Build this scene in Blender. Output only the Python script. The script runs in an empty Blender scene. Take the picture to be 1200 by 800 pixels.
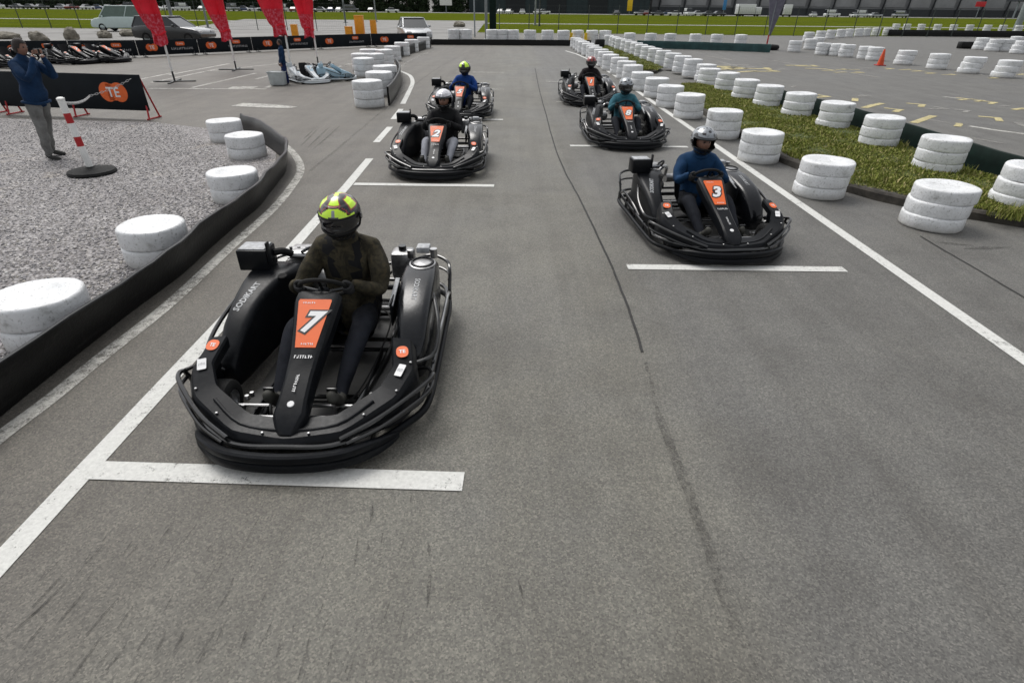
import bpy, bmesh, math, random
import numpy as np
from mathutils import Matrix, Vector
random.seed(7); RNG = np.random.default_rng(11)
R = math.radians; PI = math.pi
SC = bpy.context.scene; COL = SC.collection

# ------------------------------------------------------------------ camera
TH = math.atan2(392, 650); RO = R(.6); HC = 2.15
FW = Vector((0, math.cos(TH), -math.sin(TH)))
_R0 = Vector((1, 0, 0)); _U0 = Vector((0, math.sin(TH), math.cos(TH)))
CR = _R0*math.cos(RO) + _U0*math.sin(RO); CU = -_R0*math.sin(RO) + _U0*math.cos(RO)
cd = bpy.data.cameras.new('camera'); cam = bpy.data.objects.new('camera', cd); COL.objects.link(cam)
cd.sensor_width = 36; cd.lens = 36*650/1200; cd.clip_start = .05; cd.clip_end = 3000
M = Matrix((CR, CU, -FW)).transposed().to_4x4(); M.translation = (0, 0, HC); cam.matrix_world = M
SC.camera = cam

def G(px, py, z=0.):
    """survey: the point of the level z that the photograph shows at (px, py)"""
    d = FW*650 + CR*(px-600) - CU*(py-400)
    t = (z-HC)/d.z
    return Vector((d.x*t, d.y*t, z))

# ------------------------------------------------------------------ materials
def lin(*c):
    return tuple(((x/255+.055)/1.055)**2.4 if x > 10.3 else x/255/12.92 for x in c)
class NT:
    def __init__(s, name):
        s.m = bpy.data.materials.new(name); s.m.use_nodes = True
        s.n = s.m.node_tree.nodes; s.l = s.m.node_tree.links
        s.b = s.n['Principled BSDF']
    def add(s, t, **k):
        n = s.n.new(t)
        for a, v in k.items():
            if a in n.inputs: n.inputs[a].default_value = v
            else: setattr(n, a, v)
        return n
    def lk(s, a, b): s.l.new(a, b)
    def noise(s, co, scale, detail=4, rough=.6, dist=0):
        n = s.add('ShaderNodeTexNoise'); n.inputs['Scale'].default_value = scale
        n.inputs['Detail'].default_value = detail; n.inputs['Roughness'].default_value = rough
        n.inputs['Distortion'].default_value = dist
        if co is not None: s.lk(co, n.inputs['Vector'])
        return n.outputs['Fac']
    def ramp(s, fac, stops):
        n = s.add('ShaderNodeValToRGB'); e = n.color_ramp.elements
        while len(e) < len(stops): e.new(.5)
        for q, (p, c) in zip(e, stops):
            q.position = p; q.color = (*c, 1) if len(c) == 3 else c
        s.lk(fac, n.inputs['Fac']); return n.outputs['Color']
    def mixc(s, fac, a, b, mode='MIX'):
        n = s.add('ShaderNodeMix', data_type='RGBA', blend_type=mode)
        for i, v in ((0, fac), (6, a), (7, b)):
            if hasattr(v, 'is_output') or isinstance(v, bpy.types.NodeSocket): s.lk(v, n.inputs[i])
            else: n.inputs[i].default_value = v if i == 0 else ((*v, 1) if len(v) == 3 else v)
        return n.outputs[2]
    def math(s, op, a, b=0., clamp=False):
        n = s.add('ShaderNodeMath', operation=op); n.use_clamp = clamp
        for i, v in ((0, a), (1, b)):
            if isinstance(v, bpy.types.NodeSocket): s.lk(v, n.inputs[i])
            else: n.inputs[i].default_value = v
        return n.outputs[0]
    def bump(s, h, strength=.3, dist=.01):
        n = s.add('ShaderNodeBump'); n.inputs['Strength'].default_value = strength
        n.inputs['Distance'].default_value = dist
        s.lk(h, n.inputs['Height']); s.lk(n.outputs['Normal'], s.b.inputs['Normal'])
    def co(s, kind='Object'):
        return s.add('ShaderNodeTexCoord').outputs[kind]

def mat(name, col, rough=.6, metal=0., var=.15, vs=6., bump=0., bs=60., spec=.5, coat=0.):
    """painted / moulded surface with a little dirt variation and optional surface relief"""
    t = NT(name); c = t.co()
    f = t.noise(c, vs, 5)
    a = tuple(x*(1-var) for x in col); b = tuple(min(1, x*(1+var)) for x in col)
    t.lk(t.ramp(f, [(.3, a), (.7, b)]), t.b.inputs['Base Color'])
    r2 = t.add('ShaderNodeMapRange'); r2.inputs['To Min'].default_value = max(.02, rough-.07); r2.inputs['To Max'].default_value = min(1, rough+.1)
    t.lk(t.noise(c, vs*2.3, 3), r2.inputs['Value']); t.lk(r2.outputs[0], t.b.inputs['Roughness'])
    t.b.inputs['Metallic'].default_value = metal
    t.b.inputs['Specular IOR Level'].default_value = spec
    t.b.inputs['Coat Weight'].default_value = coat; t.b.inputs['Coat Roughness'].default_value = .12
    if bump: t.bump(t.noise(c, bs, 4), bump, .01)
    return t.m

MT = {}
def defm(k, *a, **b): MT[k] = mat(k, *a, **b)
defm('black_tube', (.007, .0075, .008), .16, var=.25, spec=.7)
defm('steel', (.42, .42, .42), .3, 1., var=.25)
defm('engine_metal', (.34, .34, .34), .38, .85, var=.4, vs=25)
defm('rubber', (.012, .012, .012), .8, var=.3, bump=.1, spec=.25)
defm('seat_plastic', (.010, .0105, .012), .5, var=.2, spec=.25)
defm('orange_decal', lin(222, 98, 34), .45, var=.06)
defm('white_decal', (.72, .72, .72), .45, var=.05)
defm('grey_decal_glint', (.35, .36, .37), .5, var=.3, vs=40)  # grey print; also painted reflections on kick panel edge and air box lid
defm('black_decal', (.01, .01, .01), .45)
defm('floor_metal', (.022, .022, .021), .55, .0, var=.5)
defm('visor', (.006, .006, .008), .08, var=.1, coat=.6)
defm('helmet_black', (.012, .012, .014), .25, coat=.6)
defm('helmet_neon', (.62, .95, .03), .3, coat=.6, var=.05)
defm('helmet_red', (.26, .025, .02), .3, coat=.5)
defm('helmet_white', (.62, .62, .66), .3, coat=.5, var=.3, vs=18)
defm('helmet_silver', (.26, .28, .30), .28, .35, coat=.6, var=.35, vs=14)
defm('skin', (.22, .115, .08), .5, var=.12)
defm('hair', (.02, .014, .011), .7)
defm('glove', (.015, .015, .016), .75, bump=.2)
def cloth(k, col, var=.3, vs=9, b=.5): defm(k, col, .88, var=var, vs=vs, bump=b, bs=22, spec=.2)
pass
cloth('jacket_blue', (.008, .035, .088)); cloth('jacket_black', (.012, .012, .013)); cloth('jacket_royal', (.010, .045, .19))
cloth('jacket_teal', (.035, .12, .155)); cloth('jacket_maroon', (.014, .011, .012)); cloth('jacket_navy', (.008, .028, .072))
cloth('trousers_dark', (.008, .0095, .014)); cloth('trousers_grey', (.26, .27, .30), .2); cloth('jeans', (.15, .15, .145), .35, 7)
cloth('trousers_navy', (.012, .022, .075))
defm('shoe', (.035, .034, .028), .7, var=.4); defm('shoe_dark', (.02, .02, .018), .75)
defm('orange_bin', lin(216, 140, 10), .5); defm('cone_orange', lin(205, 72, 22), .5)
defm('red_paint', lin(165, 20, 26), .45); defm('white_paint', (.72, .72, .70), .5, var=.12)
defm('grey_metal', (.25, .28, .29), .45, .3, var=.15, vs=2); defm('galvanised', (.20, .22, .22), .5, .5)
defm('dark_metal', (.02, .024, .026), .5); defm('board_black', (.006, .009, .012), .55, var=.3, vs=2, spec=.15)
defm('teal_band', (.03, .07, .07), .6, var=.3, vs=2, spec=.2); defm('green_band', (.005, .014, .011), .65, var=.3, spec=.12)
defm('rock', (.17, .155, .125), .9, var=.45, vs=4, bump=.8, bs=9)
defm('glass', (.012, .016, .018), .05, spec=.7); defm('van_glass', (.075, .12, .095), .08, spec=.6)
defm('car_white', (.70, .71, .72), .25, coat=.6, var=.03); defm('car_silver', (.36, .37, .38), .3, .6, coat=.5, var=.03)
defm('car_dark', (.016, .018, .021), .2, coat=.8, var=.03); defm('car_grey', (.10, .105, .11), .25, .4, coat=.6, var=.03)
defm('car_blue', (.03, .06, .13), .25, coat=.6); defm('car_red', (.18, .02, .02), .25, coat=.6)
defm('van_mint', (.50, .60, .58), .3, coat=.4, var=.04)
defm('lamp_glass', (.6, .6, .6), .1); defm('tail_red', (.22, .01, .02), .15)
defm('hangar_teal', (.008, .022, .024), .6, var=.2, vs=.2); defm('hangar_dark', (.006, .009, .010), .7)
defm('facade_grey', (.17, .175, .18), .6, var=.2, vs=.1); defm('facade_panel', (.27, .275, .28), .55, var=.2, vs=.15)
defm('facade_dark', (.02, .024, .028), .5); defm('bark', (.05, .04, .03), .9)
defm('sign_yellow', lin(230, 190, 20), .5); defm('sign_red', lin(190, 30, 40), .5); defm('sign_blue', lin(60, 130, 190), .5)
defm('kid_white', (.62, .66, .68), .4, var=.12, vs=3); defm('kid_blue', (.34, .50, .60), .4, var=.1)
defm('kerb', (.045, .04, .033), .9, var=.6, vs=8, bump=.6, bs=30)
defm('chain_white', (.36, .36, .36), .5)
defm('fence_green', (.03, .042, .036), .6); defm('crate_grey', (.40, .43, .43), .5)

def m_kart(name, rough, spec):
    t = NT(name); c = t.co(); n = t.noise(c, 7, 5, .65); n2 = t.noise(c, 38, 5, .75)
    mp = t.add('ShaderNodeMapping'); mp.inputs['Scale'].default_value = (60, 5, 14); mp.inputs['Rotation'].default_value = (.2, .1, .5); t.lk(c, mp.inputs[0])
    sc = t.ramp(t.noise(mp.outputs[0], 1.6, 5, .8), [(.66, (0, 0, 0)), (.74, (1, 1, 1))])
    base = t.ramp(n, [(.3, (.0045, .0052, .0065)), (.62, (.0075, .0085, .0105)), (.8, (.020, .020, .019))])
    base = t.mixc(t.math('MULTIPLY', t.ramp(n2, [(.56, (0, 0, 0)), (.78, (1, 1, 1))]), .35), base, (.045, .043, .038))
    t.lk(t.mixc(t.math('MULTIPLY', sc, .35), base, (.07, .07, .068)), t.b.inputs['Base Color'])
    r2 = t.add('ShaderNodeMapRange'); r2.inputs['To Min'].default_value = rough-.08; r2.inputs['To Max'].default_value = rough+.28; t.lk(n2, r2.inputs['Value']); t.lk(r2.outputs[0], t.b.inputs['Roughness'])
    t.b.inputs['Specular IOR Level'].default_value = spec; t.bump(t.noise(c, 70, 4), .04, .01); return t.m
MT['kart_plastic'] = m_kart('kart_plastic', .26, .15); MT['kart_gloss'] = m_kart('kart_gloss', .12, .42); MT['bumper_plastic'] = m_kart('bumper_plastic', .30, .14)
def m_camo():
    t = NT('jacket_camo'); c = t.co(); n = t.noise(c, 13, 4, .65, .8); n2 = t.noise(c, 24, 4, .6, .5)
    a = t.ramp(n, [(.32, (.022, .019, .013)), (.44, (.036, .031, .020)), (.56, (.052, .045, .028)), (.70, (.072, .056, .033))])
    t.lk(t.mixc(t.ramp(n2, [(.50, (0, 0, 0)), (.56, (.6, .6, .6))]), a, (.018, .017, .013)), t.b.inputs['Base Color'])
    t.b.inputs['Roughness'].default_value = .88; t.b.inputs['Specular IOR Level'].default_value = .2; t.bump(t.noise(c, 30, 5, .7), .6, .012); return t.m
MT['jacket_camo'] = m_camo()
def m_asphalt():
    t = NT('asphalt'); c = t.co()
    sep = t.add('ShaderNodeSeparateXYZ'); t.lk(c, sep.inputs[0])
    v = t.add('ShaderNodeTexVoronoi'); v.inputs['Scale'].default_value = 125; t.lk(c, v.inputs['Vector'])
    sv = t.add('ShaderNodeSeparateColor'); t.lk(v.outputs['Color'], sv.inputs[0])
    fine = t.noise(c, 170, 3, .7)
    sp = t.math('ADD', t.math('MULTIPLY', sv.outputs[0], .55), t.math('MULTIPLY', fine, .45))
    agg = t.ramp(sp, [(.10, (.42, .42, .42)), (.42, (.86, .86, .86)), (.62, (1.02, 1.02, 1.01)), (.90, (1.75, 1.72, 1.67))])
    big = t.noise(c, .33, 5, .55, .6); mid = t.noise(c, 1.6, 5, .6, .3)
    base = t.ramp(big, [(.3, (.110, .104, .088)), (.5, (.134, .129, .111)), (.68, (.124, .122, .114))])
    # two paving lanes: the right-hand one is a cooler, slightly darker mix
    edge = t.math('ADD', sep.outputs[0], t.math('MULTIPLY', t.noise(c, .7, 3), .8))
    rl = t.add('ShaderNodeMapRange'); rl.inputs['From Min'].default_value = 1.2; rl.inputs['From Max'].default_value = 1.75; t.lk(edge, rl.inputs['Value'])
    base = t.mixc(t.math('MULTIPLY', rl.outputs[0], .75), base, (.111, .109, .104))
    ll = t.add('ShaderNodeMapRange'); ll.inputs['From Min'].default_value = -.2; ll.inputs['From Max'].default_value = -1.8; t.lk(edge, ll.inputs['Value'])
    base = t.mixc(t.math('MULTIPLY', ll.outputs[0], .55), base, (.098, .086, .073))
    patch = t.ramp(mid, [(.28, (.80, .79, .78)), (.5, (1, 1, 1)), (.72, (1.14, 1.14, 1.12))])
    # streaks of wear along the driving direction
    mp = t.add('ShaderNodeMapping'); mp.inputs['Scale'].default_value = (3.2, .16, 1); t.lk(c, mp.inputs[0])
    st = t.ramp(t.noise(mp.outputs[0], 1., 4), [(.32, (.84, .83, .82)), (.55, (1, 1, 1)), (.75, (1.08, 1.08, 1.07))])
    col = t.mixc(1., t.mixc(1., t.mixc(1., base, agg, 'MULTIPLY'), patch, 'MULTIPLY'), st, 'MULTIPLY')
    t.lk(col, t.b.inputs['Base Color']); t.b.inputs['Roughness'].default_value = .68
    t.b.inputs['Specular IOR Level'].default_value = .5
    t.bump(sp, .45, .006)
    return t.m
MT['asphalt'] = m_asphalt()

def m_marking(name, col, lo, hi, scale=14., dark=.0):
    """road paint: worn through to nothing where the noise says so"""
    t = NT(name); c = t.co()
    n = t.noise(c, scale, 6, .75); n2 = t.noise(c, 120, 3, .7); n3 = t.noise(c, 1.3, 3)
    w = t.math('ADD', t.math('ADD', t.math('MULTIPLY', n, .5), t.math('MULTIPLY', n2, .35)), t.math('MULTIPLY', n3, .25))
    mr = t.add('ShaderNodeMapRange'); mr.inputs['From Min'].default_value = lo; mr.inputs['From Max'].default_value = hi; t.lk(w, mr.inputs['Value'])
    t.lk(t.ramp(t.noise(c, 45, 4, .7), [(.3, tuple(x*.78 for x in col)), (.65, col)]), t.b.inputs['Base Color'])
    t.b.inputs['Roughness'].default_value = .75
    t.lk(mr.outputs[0], t.b.inputs['Alpha'])
    return t.m
MT['line_white'] = m_marking('line_white', (.61, .61, .58), .40, .50)
MT['line_worn'] = m_marking('line_worn', (.52, .51, .47), .42, .60)
MT['line_faint'] = m_marking('line_faint', (.36, .35, .32), .42, .72)
MT['line_yellow'] = m_marking('line_yellow', (.58, .50, .25), .38, .60)
MT['tar'] = m_marking('tar', (.018, .017, .016), .38, .54)
MT['tar_soft'] = m_marking('tar_soft', (.066, .062, .055), .52, .76, 34)
MT['skid'] = m_marking('skid', (.045, .042, .038), .46, .76, 20)

def m_tyre():
    t = NT('white_tyre_wrap'); c = t.co(); gp = t.add('ShaderNodeNewGeometry').outputs['Position']
    inf = t.add('ShaderNodeObjectInfo')
    off = t.add('ShaderNodeVectorMath', operation='ADD'); t.lk(gp, off.inputs[0]); t.lk(inf.outputs['Random'], off.inputs[1])
    n = t.noise(off.outputs[0], 5, 6, .65); n2 = t.noise(off.outputs[0], 42, 4, .7)
    base = t.ramp(n, [(.26, (.36, .36, .35)), (.38, (.62, .63, .63)), (.60, (.73, .74, .75))])
    dirt = t.ramp(n2, [(.55, (1, 1, 1)), (.68, (.36, .35, .33))])
    col = t.mixc(.75, base, dirt, 'MULTIPLY')
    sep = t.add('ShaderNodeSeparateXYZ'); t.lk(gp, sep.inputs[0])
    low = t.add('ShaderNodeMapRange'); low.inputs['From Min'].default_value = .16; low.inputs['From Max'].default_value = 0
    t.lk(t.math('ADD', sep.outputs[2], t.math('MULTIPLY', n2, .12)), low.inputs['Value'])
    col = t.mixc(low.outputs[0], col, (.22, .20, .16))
    t.lk(col, t.b.inputs['Base Color']); t.b.inputs['Roughness'].default_value = .42
    t.bump(t.noise(off.outputs[0], 16, 5, .6), .3, .03)
    return t.m
MT['tyre_wrap'] = m_tyre()

def m_band():
    t = NT('barrier_rubber'); c = t.co()
    mp = t.add('ShaderNodeMapping'); mp.inputs['Scale'].default_value = (1, 1, 9); t.lk(c, mp.inputs[0])
    n = t.noise(mp.outputs[0], 4, 6, .7); n2 = t.noise(c, 30, 4)
    t.lk(t.ramp(n, [(.35, (.004, .004, .0045)), (.6, (.008, .008, .008)), (.8, (.032, .031, .03))]), t.b.inputs['Base Color'])
    t.b.inputs['Roughness'].default_value = .36; t.b.inputs['Specular IOR Level'].default_value = .2; t.bump(n2, .3, .01); return t.m
MT['band'] = m_band()

def m_gravel():
    t = NT('gravel'); c = t.co()
    v = t.add('ShaderNodeTexVoronoi'); v.inputs['Scale'].default_value = 42; t.lk(c, v.inputs['Vector'])
    s = t.add('ShaderNodeSeparateColor'); t.lk(v.outputs['Color'], s.inputs[0])
    col = t.ramp(s.outputs[0], [(0, (.14, .135, .136)), (.4, (.27, .262, .268)), (.7, (.35, .343, .35)), (1, (.52, .51, .50))])
    ed = t.ramp(v.outputs['Distance'], [(.25, (1, 1, 1)), (.75, (.45, .43, .40))])
    big = t.ramp(t.noise(c, .8, 5), [(.35, (.86, .84, .84)), (.6, (1.03, 1.02, 1.02)), (.75, (1.18, 1.08, .94))])
    t.lk(t.mixc(1., t.mixc(1., col, ed, 'MULTIPLY'), big, 'MULTIPLY'), t.b.inputs['Base Color'])
    t.b.inputs['Roughness'].default_value = .9
    t.bump(v.outputs['Distance'], -.8, .03); return t.m
MT['gravel'] = m_gravel()

def m_island(name, stops, rough=.9, trans=False):
    t = NT(name); g = t.add('ShaderNodeNewGeometry')
    col = t.ramp(g.outputs['Random Per Island'], stops)
    t.lk(col, t.b.inputs['Base Color']); t.b.inputs['Roughness'].default_value = rough
    t.b.inputs['Specular IOR Level'].default_value = .25
    return t.m
MT['stones'] = m_island('stones', [(0, (.14, .135, .138)), (.35, (.26, .252, .258)), (.7, (.36, .352, .358)), (.93, (.44, .41, .36)), (1, (.62, .62, .61))])
MT['blades'] = m_island('grass_blades', [(0, (.085, .11, .018)), (.4, (.165, .195, .034)), (.75, (.24, .255, .06)), (1, (.42, .36, .17))])
MT['leaves'] = m_island('leaves', [(0, (.008, .016, .008)), (.5, (.018, .032, .014)), (1, (.035, .055, .02))])

def m_field():
    t = NT('field_grass'); c = t.co()
    mp = t.add('ShaderNodeMapping'); mp.inputs['Scale'].default_value = (.3, 1, 1); t.lk(c, mp.inputs[0])
    n = t.noise(mp.outputs[0], .25, 6, .7); n2 = t.noise(c, 6, 4)
    a = t.ramp(n, [(.3, (.062, .080, .008)), (.55, (.088, .108, .011)), (.75, (.120, .132, .020))])
    t.lk(t.mixc(.6, a, t.ramp(n2, [(.3, (.6, .6, .6)), (.7, (1.25, 1.25, 1.2))]), 'MULTIPLY'), t.b.inputs['Base Color'])
    t.b.inputs['Roughness'].default_value = 1.; t.b.inputs['Specular IOR Level'].default_value = 0.; t.bump(n2, .6, .1); return t.m
MT['field'] = m_field()
defm('verge_soil', (.055, .072, .016), .95, var=.5, vs=7, bump=.6, bs=30)
defm('path_pale', (.30, .30, .28), .85, var=.15, vs=.6)
defm('apron', (.20, .195, .185), .85, var=.25, vs=.25)

def m_flag():
    t = NT('red_flag_cloth'); c = t.co()
    n = t.noise(c, 3, 5)
    t.lk(t.ramp(n, [(.3, lin(200, 10, 34)), (.7, lin(228, 20, 48))]), t.b.inputs['Base Color'])
    t.b.inputs['Roughness'].default_value = .75; t.bump(t.noise(c, 12, 4), .5, .03)
    return t.m
MT['flag_red'] = m_flag()
def m_flagprint():
    t = NT('red_flag_print'); c = t.co()
    n = t.noise(c, 15, 3, .6)
    t.lk(t.ramp(n, [(.46, lin(195, 14, 40)), (.68, lin(212, 105, 122))]), t.b.inputs['Base Color'])
    t.b.inputs['Roughness'].default_value = .75; return t.m
MT['flag_print'] = m_flagprint()
defm('flag_grey', (.13, .125, .16), .8, var=.2)

# ------------------------------------------------------------------ mesh builder
def catmull(P, n=6, closed=False):
    P = [Vector(p) for p in P]; out = []; N = len(P)
    for i in range(N if closed else N-1):
        if closed: a, b, c, d = P[i-1], P[i], P[(i+1) % N], P[(i+2) % N]
        else: a, b, c, d = P[max(i-1, 0)], P[i], P[i+1], P[min(i+2, N-1)]
        for k in range(n):
            t = k/n
            out.append(.5*((2*b)+(c-a)*t+(2*a-5*b+4*c-d)*t*t+(3*b-a-3*c+d)*t**3))
    if not closed: out.append(P[-1].copy())
    return out

class MB:
    def __init__(s): s.v = []; s.f = []; s.m = []; s.mats = []
    def mi(s, k):
        if k not in s.mats: s.mats.append(k)
        return s.mats.index(k)
    def add(s, V, F, k):
        o = len(s.v); i = s.mi(k)
        s.v += [tuple(v) for v in V]; s.f += [tuple(q+o for q in f) for f in F]; s.m += [i]*len(F)
        return s
    def box(s, c, sz, k, rot=None, bev=0., seg=2, top=(1, 1)):
        bm = bmesh.new(); bmesh.ops.create_cube(bm, size=1)
        for v in bm.verts:
            if v.co.z > 0: v.co.x *= top[0]; v.co.y *= top[1]
            v.co = Vector((v.co.x*sz[0], v.co.y*sz[1], v.co.z*sz[2]))
        if bev: bmesh.ops.bevel(bm, geom=bm.edges[:], offset=bev, segments=seg, affect='EDGES', profile=.5)
        r = rot if rot is not None else Matrix.Identity(3); c = Vector(c)
        bm.verts.index_update()
        s.add([r @ v.co + c for v in bm.verts], [[v.index for v in f.verts] for f in bm.faces], k); bm.free(); return s
    def tube(s, P, r, k, n=8, closed=False, sx=1., sy=1., cap=True):
        P = [Vector(p) for p in P]; N = len(P)
        rr = r if isinstance(r, (list, tuple)) else [r]*N
        V = []; F = []; up = None
        for i in range(N):
            if closed: t = (P[(i+1) % N]-P[i-1])
            else: t = P[min(i+1, N-1)]-P[max(i-1, 0)]
            t.normalize()
            if up is None: up = Vector((0, 0, 1)) if abs(t.z) < .9 else Vector((0, 1, 0))
            a = t.cross(up)
            if a.length < 1e-4: up = Vector((1, 0, 0)); a = t.cross(up)
            a.normalize(); b = a.cross(t).normalized()
            if abs(t.z) >= .9 : up = b
            for j in range(n):
                q = 2*PI*j/n
                V.append(P[i]+a*math.cos(q)*rr[i]*sx+b*math.sin(q)*rr[i]*sy)
        for i in range(N if closed else N-1):
            for j in range(n):
                a0 = i*n+j; a1 = i*n+(j+1) % n; b0 = ((i+1) % N)*n+j; b1 = ((i+1) % N)*n+(j+1) % n
                F.append((a0, b0, b1, a1))
        if cap and not closed: F += [tuple(range(n)), tuple(range((N-1)*n, N*n))[::-1]]
        return s.add(V, F, k)
    def loft(s, S, k, cap=True, closed=True):
        n = len(S[0]); V = [p for q in S for p in q]; F = []
        for i in range(len(S)-1):
            for j in range(n if closed else n-1):
                F.append((i*n+j, i*n+(j+1) % n, (i+1)*n+(j+1) % n, (i+1)*n+j))
        if cap and closed: F += [tuple(range(n))[::-1], tuple(range((len(S)-1)*n, len(S)*n))]
        return s.add(V, F, k)
    def lathe(s, prof, k, n=24, mtx=None, closed=False):
        mtx = mtx or Matrix.Identity(4); V = []; F = []
        for r, z in prof:
            for j in range(n):
                q = 2*PI*j/n; V.append(mtx @ Vector((r*math.cos(q), r*math.sin(q), z)))
        m = len(prof)
        for i in range(m if closed else m-1):
            for j in range(n):
                i2 = (i+1) % m
                F.append((i*n+j, i*n+(j+1) % n, i2*n+(j+1) % n, i2*n+j))
        if not closed:
            if prof[0][0] > 1e-6: F.append(tuple(range(n))[::-1])
            if prof[-1][0] > 1e-6: F.append(tuple(range((m-1)*n, m*n)))
        return s.add(V, F, k)
    def cyl(s, a, b, r, k, n=16, r2=None):
        return s.tube([a, b], [r, r if r2 is None else r2], k, n)
    def text(s, txt, size, k, mtx, off=0., sp=1., shear=0.):
        cu = bpy.data.curves.new('t', 'FONT'); cu.body = txt; cu.size = size; cu.align_x = 'CENTER'; cu.align_y = 'CENTER'
        cu.offset = off; cu.resolution_u = 2; cu.space_character = sp; cu.shear = shear
        o = bpy.data.objects.new('t', cu); COL.objects.link(o)
        me = bpy.data.meshes.new_from_object(o.evaluated_get(bpy.context.evaluated_depsgraph_get()))
        s.add([mtx @ v.co for v in me.vertices], [tuple(p.vertices) for p in me.polygons], k)
        bpy.data.objects.remove(o); bpy.data.curves.remove(cu); bpy.data.meshes.remove(me); return s
    def mesh(s, name, sharp=35, flat=False):
        me = bpy.data.meshes.new(name); me.from_pydata(s.v, [], s.f)
        for k in s.mats: me.materials.append(MT[k])
        me.polygons.foreach_set('material_index', s.m)
        bm = bmesh.new(); bm.from_mesh(me); bmesh.ops.recalc_face_normals(bm, faces=bm.faces); bm.to_mesh(me); bm.free()
        if flat: me.shade_flat()
        else:
            me.shade_smooth(); me.set_sharp_from_angle(angle=R(sharp))
        me.update(); return me
    def build(s, name, parent=None, loc=(0, 0, 0), sharp=35, flat=False):
        o = bpy.data.objects.new(name, s.mesh(name, sharp, flat)); COL.objects.link(o); o.location = loc
        if parent: o.parent = parent
        return o
def empty(name, loc, rz=0, sc=1.):
    o = bpy.data.objects.new(name, None); COL.objects.link(o); o.location = loc; o.rotation_euler = (0, 0, rz); o.scale = (sc,)*3
    o.empty_display_size = .2; return o
def tag(o, label, cat, group=None):
    o['label'] = label; o['category'] = cat
    if group: o['group'] = group
    return o
def struct(o, kind='structure'): o['kind'] = kind; return o
def dup(o, loc=None, rz=None, label=None, swap=None, parent=None, skip=()):
    c = o.copy(); COL.objects.link(c)
    if parent: c.parent = parent
    if loc is not None: c.location = loc
    if rz is not None: c.rotation_euler = (0, 0, rz)
    if label: c['label'] = label
    if swap and c.type == 'MESH':
        for sl in c.material_slots:
            if sl.material and sl.material.name in swap:
                new = MT[swap[sl.material.name]]; sl.link = 'OBJECT'; sl.material = new
    for ch in list(o.children):
        if ch.name.split('.')[0] not in skip: dup(ch, swap=swap, parent=c, skip=skip)
    return c
ORD = 'first second third fourth fifth sixth seventh eighth ninth tenth eleventh twelfth thirteenth fourteenth fifteenth sixteenth seventeenth eighteenth nineteenth twentieth'.split()
def nth(i):
    if i < 20: return ORD[i]
    t = ['twenty', 'thirty', 'forty', 'fifty'][(i+1)//10-2]; u = (i+1) % 10
    return {'twenty': 'twentieth', 'thirty': 'thirtieth', 'forty': 'fortieth', 'fifty': 'fiftieth'}[t] if u == 0 else t+'-'+ORD[u-1]
def T3(x, y, z, rx=0, ry=0, rz=0):
    return Matrix.Translation((x, y, z)) @ Matrix.Rotation(rz, 4, 'Z') @ Matrix.Rotation(ry, 4, 'Y') @ Matrix.Rotation(rx, 4, 'X')

# ------------------------------------------------------------------ ground sheets
def sheet(name, pts, k, z, kind='structure', sub=None):
    b = MB(); b.add([(p[0], p[1], z) for p in pts], [tuple(range(len(pts)))], k)
    return struct(b.build(name, flat=True), kind)
def strip_on(b, P, w, k, z, wob=0.):
    """a painted strip that follows the ground points P"""
    P = [Vector((p[0], p[1], 0)) for p in P]; V = []; F = []
    for i, p in enumerate(P):
        t = (P[min(i+1, len(P)-1)]-P[max(i-1, 0)]).normalized(); n = Vector((-t.y, t.x, 0))
        ww = (w[i] if isinstance(w, (list, tuple)) else w)/2; j = random.uniform(-wob, wob)
        V += [p+n*(ww+j)+Vector((0, 0, z)), p-n*(ww-j)+Vector((0, 0, z))]
    for i in range(len(P)-1): F.append((2*i, 2*i+1, 2*i+3, 2*i+2))
    return b.add(V, F, k)
sheet('ground', [(-900, -60), (900, -60), (900, 1500), (-900, 1500)], 'asphalt', 0)
gp = [(-60, 56), (-8, 60.5), (35, 61.5), (62, 63.2), (120, 70), (300, 90)]
sheet('grass_field', [(-420, 60)]+[(-60, 60.5), (-14, 60.5), (30, 60.8), (56, 64.8), (120, 68), (420, 90), (420, 236), (-420, 214)], 'field', .004)
pb = MB(); strip_on(pb, [(-420, 90), (-60, 93), (60, 96), (420, 122)], 3.6, 'path_pale', .008); struct(pb.build('path', flat=True))
sheet('car_park', [(-500, 210), (500, 238), (500, 520), (-500, 520)], 'apron', .006)
sheet('forecourt', [(-31, 56), (-3.5, 56), (-5, 110), (-44, 104)], 'apron', .013)
sheet('forecourt', [(-70, 33.5), (-5.6, 41), (-4.5, 57), (-16, 60), (-75, 58)], 'apron', .005)

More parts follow.
